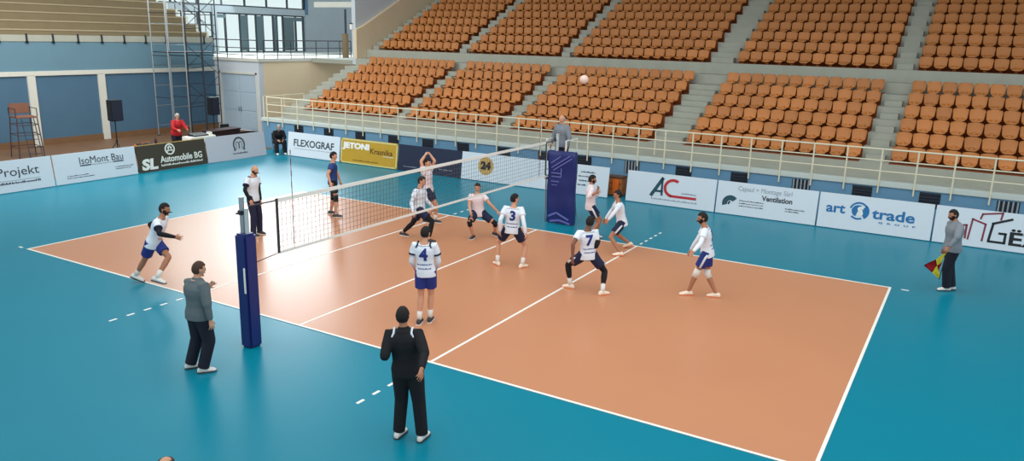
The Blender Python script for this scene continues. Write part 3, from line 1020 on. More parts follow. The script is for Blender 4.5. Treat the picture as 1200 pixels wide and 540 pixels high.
chair('dark folding chair just left of the double door', (-20.3, 10.75, 0), RY + math.pi - .4)
chair('dark folding chair under the crouched person at the corner gap', (-16.0, 9.95, 0), -RY - .5, M_BLACK)
chair('dark folding chair under the spectator at the bottom picture edge', (4.12, -10.25, 0), .3, M_BLACK)

t = thing('vaulting_box', 'orange-brown wooden box in the gap between two white boards', 'box', (-.26, 10.45, 0))
bm = B()
for k in range(3):
    box(bm, -.34, .34, -.2, .2, .03 + .2 * k, .22 + .2 * k, .012)
obj('box_body', bm, M_WOOD, t)
bm = B(); box(bm, -.37, .37, -.22, .22, .62, .67, .015); obj('lid', bm, mat('dark_brown_wood', (92, 66, 48), .7), t)
tt = tag(obj('training_bib', (lambda b: (prism(b, [(-.10, .08), (.08, .1), (.12, .55), (.02, .60), (-.12, .58)], -.012, .012), b)[1])(B()), M_ORANGE), 'bright orange bib hanging on the front of the wooden box', 'bib')
tt.location = (-.14, 10.20, 0)
# dark bags left on the top visible seat row
for x, lab in ((-12.55, 'dark bag on the top visible row above the second block'), (-6.6, 'dark bag on the top visible row near the middle block')):
    t = thing('bag', lab, 'bag', (x, UP_Y + ROW_D * 7 + .22, UP_Z + UP_R * 7 + .46))
    bm = B(); ball(bm, (0, 0, .17), .30, .2, .17, 3); obj('bag_body', bm, mat('dark_blue_grey_cloth', (40, 42, 60), .8), t, smooth=True)
    bm = B(); tube(bm, [(-.1, 0, .33), (-.05, 0, .42), (.05, 0, .42), (.1, 0, .33)], .012, 6); obj('handle', bm, M_BLACK, t)
t = thing('wall_lamp', 'small white lamp on the corner of the white wall above the concourse', 'lamp', (X0 - .45, 17.40, 5.35))
bm = B(); box(bm, -.06, .06, -.06, .06, 0, .28, .02); obj('lamp_glass', bm, mat('lamp_white', (250, 250, 245), .3), t)
bm = B(); box(bm, -.07, .07, -.07, .07, .28, .33, .01); obj('lamp_cap', bm, M_DARKM, t)
t = thing('door_post', 'brown wooden post at the concourse entrance beside the balcony rail', 'post', (-21.9, 20.8, 3.78))
bm = B(); box(bm, -.16, .16, -.1, .1, 0, 1.35, .01); obj('panel', bm, mat('brown_entrance_wood', (122, 100, 72), .7), t)
bm = B(); tube(bm, [(.05, 0, 1.35), (.05, 0, 2.7)], .07, 8); obj('pipe', bm, M_DARKM, t)

# ------------------------------------------------------------------ people
SKIN_A = mat('skin_light', (206, 152, 122), .6, var=.04)
SKIN_B = mat('skin_tan', (172, 118, 90), .6, var=.04)
SKIN_C = mat('skin_brown', (120, 78, 60), .6, var=.04)
HAIR = mat('dark_hair', (26, 20, 20), .8, var=.2, scale=30)
HAIRB = mat('brown_hair', (70, 48, 38), .8, var=.2, scale=30)
HAIRG = mat('grey_hair', (170, 168, 164), .8, var=.1, scale=30)
BEARD = mat('dark_beard', (28, 22, 24), .85, var=.2, scale=30)
JERSEY = mat('white_jersey', (222, 230, 240), .8, var=.03)
JERSEYP = mat('pale_pink_jersey', (228, 214, 218), .8, var=.03)
SHORTS = mat('blue_shorts', (32, 50, 126), .75, var=.06)
NAVY = mat('navy_cloth', (26, 34, 64), .8, var=.08)
BLUEJ = mat('blue_jersey', (36, 64, 122), .75, var=.06)
BLACKC = mat('black_cloth', (18, 19, 24), .85, var=.1)
GREYSW = mat('grey_sweater', (92, 104, 108), .9, var=.06, scale=20)
GREYSH = mat('grey_shirt', (124, 132, 140), .85, var=.05, scale=20)
NAVYT = mat('dark_navy_trousers', (24, 26, 40), .85, var=.08)
WSHOE = mat('white_shoe', (224, 222, 216), .6, var=.05)
DSHOE = mat('dark_shoe', (60, 56, 58), .6, var=.08)
OSHOE = mat('cream_orange_shoe', (240, 222, 202), .6, var=.08)
OSOLE = mat('orange_sole', (214, 120, 72), .6)
WSOCK = mat('white_sock', (228, 224, 218), .8)
LIP = mat('lip', (150, 86, 78), .6)
EYE = mat('eye_dark', (30, 26, 26), .3)
REDJ = MATS['red_cloth']


def V(p):
    return Vector(p)


def baked(name, bm, m, parent, voxel, smooth=3):
    me = bpy.data.meshes.new(name)
    bmesh.ops.recalc_face_normals(bm, faces=bm.faces)
    bm.to_mesh(me)
    bm.free()
    o = bpy.data.objects.new(name, me)
    C.objects.link(o)
    r = o.modifiers.new('r', 'REMESH'); r.mode = 'VOXEL'; r.voxel_size = voxel
    s = o.modifiers.new('s', 'SMOOTH'); s.iterations = smooth; s.factor = .5
    dg = bpy.context.evaluated_depsgraph_get()
    out = bpy.data.meshes.new_from_object(o.evaluated_get(dg))
    bpy.data.objects.remove(o)
    bpy.data.meshes.remove(me)
    return link_mesh(name, out, m, parent, True)


TORSO = [(-.30, .10, .09), (-.18, .10, .085), (-.08, .155, .115), (.05, .168, .118), (.25, .142, .102), (.45, .144, .100), (.65, .168, .116), (.80, .178, .112), (.90, .150, .092), (.97, .085, .070), (1.06, .058, .058)]


def torso(bm, D, s0, s1, add, flare=0.0, n=20, straight=False):
    k = D['k']
    rings = []
    ss = sorted(set([s0, s1] + [s for s, _, _ in TORSO if s0 < s < s1]))
    for s in ss:
        for (a, aw, ad), (b, bw, bd) in zip(TORSO, TORSO[1:]):
            if a <= s <= b:
                f = (s - a) / (b - a)
                w, d = aw + (bw - aw) * f, ad + (bd - ad) * f
                break
        if straight and s < .05:
            w, d = .166, .120
        c, u, v, _ = spine(D, s)
        fl = flare * max(0, (.3 - s)) / .4
        rings.append(ring(bm, c, u * (w * k * D['bulk'] + add + fl), v * (d * k * D['bulk'] ** 1.6 + add * .8 + fl * .8), n))
    skin(bm, rings)


def spine(D, s):
    P, N = D['pelvis'], D['neck']
    up = (N - P).normalized()
    c = P + (N - P) * s
    hip = (D['HR'] - D['HL']).normalized()
    sh = (D['SR'] - D['SL']).normalized()
    f = min(1, max(0, s))
    u = hip.lerp(sh, f)
    u = (u - up * u.dot(up)).normalized()
    v = up.cross(u)
    return c, u, v, up


def seg(bm, p, q, t0, t1, r0, r1, n=12, rnd=False):
    a, b = p.lerp(q, t0), p.lerp(q, t1)
    tube(bm, [a, a.lerp(b, .5), b], [r0, (r0 + r1) / 2, r1], n, rnd=rnd)


def head_sphere(scale_add=0.0):
    bm = bmesh.new()
    bmesh.ops.create_icosphere(bm, subdivisions=4, radius=1)
    for v in bm.verts:
        x, y, z = v.co
        jaw = max(0, -z - .1)
        X = x * (.074 + scale_add) * (1 - .30 * jaw)
        Y = y * (.094 + scale_add) * (1 - .12 * jaw) + .012 * jaw
        Z = z * (.117 + scale_add)
        if y > .35 and -.1 < z < .35:
            Y -= .004 * (1 - abs(x))
        v.co = (X, Y, Z)
    return bm


def head_frame(D):
    H = D['head']
    f = V((D['look'][0], D['look'][1], D.get('nod', -.12))).normalized()
    up = (H - D['neck']).normalized().lerp(Vector((0, 0, 1)), .6)
    r = f.cross(up).normalized()
    up = r.cross(f)
    k = D['k'] * 1.03
    return Matrix(((r.x * k, f.x * k, up.x * k, H.x), (r.y * k, f.y * k, up.y * k, H.y), (r.z * k, f.z * k, up.z * k, H.z), (0, 0, 0, 1)))


def add_hand(bm, D, s):
    E, W = D['E' + s], D['W' + s]
    k = D['k']
    d = (W - E).normalized()
    ctr = spine(D, .4)[0]
    nrm = ctr - W
    if D.get('palm' + s):
        nrm = V(D['palm' + s])
    nrm = (nrm - d * nrm.dot(d)).normalized()
    lat = d.cross(nrm)
    fwd = V((D['face'][0], D['face'][1], 0))
    if lat.dot(fwd) < 0:
        lat = -lat
    # palm
    rings = []
    for t, w, h in ((-.01, .026, .022), (.03, .038, .018), (.06, .042, .017), (.088, .041, .014), (.096, .034, .010)):
        rings.append(ring(bm, W + d * t * k, lat * w * k, nrm * h * k, 10))
    skin(bm, rings)
    for i, (off, ln) in enumerate(((.031, .068), (.0105, .076), (-.0105, .072), (-.031, .056))):
        root = W + d * .080 * k + lat * off * k
        spread = lat * (off * .55)
        m1 = root + (d * ln * .55 + spread * .6 + nrm * ln * .12) * k
        tip = m1 + (d * ln * .42 + spread * .3 + nrm * ln * .34) * k
        tube(bm, [root, m1, tip], [.0095 * k, .009 * k, .0078 * k], 7, rnd=True)
    a = W + d * .022 * k + lat * .030 * k
    b = a + (d * .030 + lat * .030 + nrm * .012) * k
    c = b + (d * .030 + lat * .008 + nrm * .012) * k
    tube(bm, [a, b, c], [.0125 * k, .011 * k, .0085 * k], 7, rnd=True)


def person(D, label, skin_m, hair=None, hair_cut=0.0, beard=False, top=None, top_len=.55, bottom=None, bottom_kind='shorts', shoes=None, socks=None,
           sleeves=None, knees=None, number=None, cuffs=None, stripe=None, shoulder_mark=None, long_arm=None, tights=None, hem=-.15, bulk=1.0, voxel=.0085):
    D = dict(D)
    for q in ('pelvis', 'neck', 'head', 'SL', 'SR', 'HL', 'HR', 'KL', 'KR', 'AL', 'AR', 'EL', 'ER', 'WL', 'WR'):
        D[q] = V(D[q])
    k = D['k'] = D['h'] / 1.85
    D['bulk'] = bulk
    # ---- body: one continuous surface
    bm = B()
    torso(bm, D, -.20, 1.06, 0)
    for s in 'LR':
        S, E, W, Hh, K, A = (D[q + s] for q in ('S', 'E', 'W', 'H', 'K', 'A'))
        cen = spine(D, .86)[0]
        tube(bm, [cen.lerp(S, .55), S, S.lerp(E, .35), E], [.062 * k, .060 * k, .050 * k, .040 * k], 12, rnd=True)
        tube(bm, [E, E.lerp(W, .3), W], [.041 * k, .042 * k, .027 * k], 12, rnd=True)
        add_hand(bm, D, s)
        tube(bm, [Hh + Vector((0, 0, .03)), Hh.lerp(K, .2), Hh.lerp(K, .6), K], [.088 * k, .090 * k, .072 * k, .055 * k], 14, rnd=True)
        tube(bm, [K, K.lerp(A, .3), K.lerp(A, .6), A], [.054 * k, .059 * k, .048 * k, .036 * k], 14, rnd=True)
        toe = V((D['toes'][0 if s == 'L' else 1][0], D['toes'][0 if s == 'L' else 1][1], 0))
        pitch = -.045 if A.z > .13 else 0.0
        D['foot' + s] = (A, toe + Vector((0, 0, pitch * 8 if A.z < .25 else -.25)) * (1 if pitch else 0))
        A_, tdir = D['foot' + s]
        tdir = tdir.normalized()
        tube(bm, [A - tdir * .04 * k - Vector((0, 0, .05)), A + tdir * .07 * k - Vector((0, 0, .055)), A + tdir * .16 * k - Vector((0, 0, .065))], [.034 * k, .034 * k, .022 * k], 10, rnd=True)
        tube(bm, [A, A - Vector((0, 0, .05))], [.036 * k, .036 * k], 10, rnd=True)
    MH = head_frame(D)
    hb = head_sphere()
    ball(hb, (0, .098, -.028), .014, .017, .013)
    tube(hb, [(0, .088, .022), (0, .103, -.022)], [.008, .012], 8, rnd=True)
    ball(hb, (0, .066, -.102), .026, .022, .018)
    for sx in (-1, 1):
        ball(hb, (sx * .076, -.008, -.006), .010, .022, .032)
        ball(hb, (sx * .030, .080, .026), .022, .010, .008)
    bmesh.ops.transform(hb, matrix=MH, verts=hb.verts)
    merge(bm, hb)
    nb = spine(D, .95)[0]
    tube(bm, [nb, D['neck'].lerp(D['head'], .35), D['neck'].lerp(D['head'], .75)], [.062 * k, .056 * k, .054 * k], 14)
    body = baked('person', bm, skin_m, None, voxel)
    body.location = (D['at'][0], D['at'][1], D.get('z', 0))
    tag(body, label, 'person')
    P = body
    # ---- face and hair
    for sx in (-1, 1):
        bm = B(); ball(bm, (sx * .031, .0845, .012), .013, .008, .007); bmesh.ops.transform(bm, matrix=MH, verts=bm.verts); obj('eye', bm, EYE, P, True)
    bm = B(); ball(bm, (0, .0905, -.062), .024, .008, .007); bmesh.ops.transform(bm, matrix=MH, verts=bm.verts); obj('mouth', bm, LIP, P, True)
    if hair:
        hb = head_sphere(.012)
        kill = []
        for f in hb.faces:
            c = f.calc_center_median()
            y, z, x = c.y / .106, c.z / .129, c.x / .086
            keep = z > .52 + .0 * y or (y < .30 and z > .0) or (y < -.12 and z > -.52)
            if abs(x) > .7 and z < .18 and y > -.2:
                keep = False
            if hair_cut and z > hair_cut:
                keep = False
            if not keep:
                kill.append(f)
        bmesh.ops.delete(hb, geom=kill, context='FACES')
        bmesh.ops.recalc_face_normals(hb, faces=hb.faces)
        bmesh.ops.solidify(hb, geom=list(hb.faces), thickness=.014)
        for v in hb.verts:
            v.co += Vector(v.co).normalized() * .004 * noise.noise(v.co * 60)
        bmesh.ops.transform(hb, matrix=MH, verts=hb.verts)
        obj('hair', hb, hair, P, True)
    if beard:
        hb = head_sphere(.008)
        kill = []
        for f in hb.faces:
            c = f.calc_center_median()
            y, z, x = c.y / .102, c.z / .125, c.x / .082
            keep = (z < -.34 and y > -.05) or (z < -.05 and abs(x) > .72 and y > -.05)
            if abs(x) < .3 and -.60 < z < -.44 and y > .5:
                keep = False
            if not keep:
                kill.append(f)
        bmesh.ops.delete(hb, geom=kill, context='FACES')
        bmesh.ops.recalc_face_normals(hb, faces=hb.faces)
        bmesh.ops.solidify(hb, geom=list(hb.faces), thickness=.01)
        bmesh.ops.transform(hb, matrix=MH, verts=hb.verts)
        obj('beard', hb, BEARD, P, True)
    # ---- clothes
    shirt = None
    if top:
        bm = B()
        torso(bm, D, hem, .975 if top_len <= 1 else 1.04, .022 if top_len <= 1 else .027, .004, straight=True)
        if top_len > 1:
            c, u, v, up = spine(D, .90)
            nk = D['neck'] + (D['head'] - D['neck']) * .30
            tube(bm, [c, c.lerp(nk, .6), nk], [.105 * k, .080 * k, .068 * k], 14)
        for s in 'LR':
            S, E, W = (D[q + s] for q in ('S', 'E', 'W'))
            cen = spine(D, .86)[0]
            if top_len <= 1:
                tube(bm, [cen.lerp(S, .5), S, S.lerp(E, top_len * .5), S.lerp(E, top_len)], [.074 * k, .077 * k, .074 * k, .074 * k], 12)
            else:
                tube(bm, [cen.lerp(S, .5), S, S.lerp(E, .5), E], [.074 * k * bulk, .075 * k * bulk, .068 * k * bulk, .060 * k * bulk], 12, rnd=True)
                tube(bm, [E, E.lerp(W, .5), E.lerp(W, top_len - 1)], [.058 * k, .054 * k, .042 * k], 12, rnd=False)
        shirt = baked('shirt' if top_len <= 1 else 'jacket', bm, top, P, .011)
    if bottom:
        bm = B()
        torso(bm, D, -.20, .05, .008)
        for s in 'LR':
            Hh, K, A = (D[q + s] for q in ('H', 'K', 'A'))
            if bottom_kind == 'shorts':
                tube(bm, [Hh + Vector((0, 0, .05)), Hh.lerp(K, .25), Hh.lerp(K, .68)], [.105 * k, .112 * k, .108 * k], 14)
            else:
                tube(bm, [Hh + Vector((0, 0, .05)), Hh.lerp(K, .25), Hh.lerp(K, .7), K], [.104 * k * bulk, .108 * k * bulk, .090 * k * bulk, .082 * k * bulk], 14, rnd=True)
                tube(bm, [K, K.lerp(A, .5), K.lerp(A, 1.02)], [.082 * k * bulk, .078 * k * bulk, .074 * k * bulk], 14)
        baked('shorts' if bottom_kind == 'shorts' else 'trousers', bm, bottom, P, .011)
    for s in 'LR':
        S, E, W, Hh, K, A = (D[q + s] for q in ('S', 'E', 'W', 'H', 'K', 'A'))
        _, tdir = D['foot' + s]
        tdir = tdir.normalized()
        if shoes:
            bm = B()
            side = tdir.cross(Vector((0, 0, 1))).normalized()
            upv = side.cross(tdir)
            rings = []
            zb = A - upv * .088
            for t, w, h in ((-.095, .026, .030), (-.07, .042, .050), (.0, .046, .054), (.06, .051, .044), (.12, .052, .034), (.165, .044, .027), (.19, .026, .018)):
                rings.append(ring(bm, zb + tdir * t * k + upv * h, side * w * k, upv * h, 14))
            skin(bm, rings)
            tube(bm, [A - tdir * .012 - upv * .06, A + upv * .0], [.046 * k, .048 * k], 12)
            baked('shoe', bm, shoes, P, .009, 2)
            bm = B()
            pts = [(-.10, .022), (-.075, .046), (0, .049), (.07, .055), (.13, .055), (.178, .042), (.198, .020)]
            up_, lo_ = [], []
            for q in (0, 1):
                loop = [zb + tdir * t * k + side * w * k + upv * (.018 * q) for t, w in pts] + [zb + tdir * t * k - side * w * k + upv * (.018 * q) for t, w in reversed(pts)]
                (lo_ if q == 0 else up_).extend(bm.verts.new(p) for p in loop)
            skin(bm, [lo_, up_])
            obj('shoe_sole', bm, OSOLE if shoes is OSHOE else DSHOE if shoes is not DSHOE else WSHOE, P)
        if socks:
            bm = B(); seg(bm, K, A, .66, 1.02, .052 * k, .044 * k); obj('sock', bm, socks, P, True)
        if sleeves and (sleeves[1] == 'LR' or sleeves[1] == s):
            bm = B()
            tube(bm, [S.lerp(E, .5), E], [.050 * k, .048 * k], 12, rnd=True)
            tube(bm, [E, E.lerp(W, .4), E.lerp(W, .98)], [.048 * k, .048 * k, .034 * k], 12, rnd=True)
            obj('arm_sleeve', bm, sleeves[0], P, True)
        if knees and (knees[1] == 'LR' or knees[1] == s):
            bm = B()
            tube(bm, [Hh.lerp(K, .80), K, K.lerp(A, .22)], [.068 * k, .070 * k, .066 * k], 12)
            obj('knee_pad', bm, knees[0], P, True)
        if tights:
            bm = B()
            tube(bm, [Hh.lerp(K, .55), Hh.lerp(K, .8), K], [.082 * k, .070 * k, .062 * k], 12, rnd=True)
            tube(bm, [K, K.lerp(A, .3), K.lerp(A, tights[1])], [.062 * k, .065 * k, .050 * k], 12, rnd=True)
            obj('tights', bm, tights[0], P, True)
        if cuffs and top_len <= 1:
            bm = B(); seg(bm, S, E, top_len - .09, top_len + .015, .080 * k, .080 * k, 14); obj('sleeve_trim', bm, cuffs, P, True)
        if stripe:
            side = spine(D, 0)[1] * (1 if s == 'R' else -1)
            bm = B()
            w0 = D['pelvis'] + side * .175 * k + (D['neck'] - D['pelvis']) * .0
            pts = [w0, Hh.lerp(K, .25) + side * .112 * k, Hh.lerp(K, .66) + side * .110 * k]
            tube(bm, pts, [.022, .024, .024], 8)
            obj('side_stripe', bm, stripe, P, True)
        if shoulder_mark:
            bm = B()
            cen = spine(D, .95)[0]
            c, u, v, up = spine(D, .93)
            fr = cen.lerp(S, .62) + up * .055 * k
            tube(bm, [fr + v * .05, fr + up * .018, fr - v * .07 - up * .03, fr - v * .085 - up * .07 + (S - cen) * .12], [.013, .015, .015, .013], 8, rnd=True)
            obj('shoulder_stripe', bm, shoulder_mark, P, True)
    if number and shirt:
        tree = BVHTree.FromPolygons([v.co for v in shirt.data.vertices], [p.vertices for p in shirt.data.polygons])
        c, u, v, up = spine(D, .60)

        def project(me, name, m):
            good = False
            for vv in me.vertices:
                o_ = c + u * vv.co.x + up * vv.co.y - v * .6
                hit = tree.ray_cast(o_, v, 1.0)
                if hit[0] is not None:
                    vv.co = hit[0] - v * (.007 + max(0, vv.co.z))
                else:
                    vv.co = o_ + v * .45
            return link_mesh(name, me, m, P)
        me = text_mesh(number, .30 * k, .012, extrude=.001)
        xs = [q.co.x for q in me.vertices]; cx = (max(xs) + min(xs)) / 2
        tb = bmesh.new(); tb.from_mesh(me)
        bmesh.ops.triangulate(tb, faces=list(tb.faces))
        for _ in range(5):
            es = [e for e in tb.edges if e.calc_length() > .025]
            if not es:
                break
            bmesh.ops.subdivide_edges(tb, edges=es, cuts=1)
            bmesh.ops.triangulate(tb, faces=[f for f in tb.faces if len(f.verts) > 3])
        tb.to_mesh(me); tb.free()
        for q in me.vertices:
            q.co.x -= cx
            q.co.y += .02
        project(me, 'jersey_number', SHORTS)
        r = random.Random(3)
        for nm, yy, ww, hh in (('sponsor_print', .19, .13, .018), ('sponsor_print', -.155, .13, .02), ('sponsor_print', -.23, .12, .022)):
            bm = B(); x = -ww
            while x < ww:
                w = r.uniform(.012, .024)
                box(bm, x, x + w * .7, yy - hh / 2, yy + hh * r.choice((.2, .5)), -.001, .001)
                x += w
            me = bpy.data.meshes.new(nm); bm.to_mesh(me); bm.free()
            project(me, nm, MATS['pale_grey_print'] if yy > 0 else SHORTS)
    return body


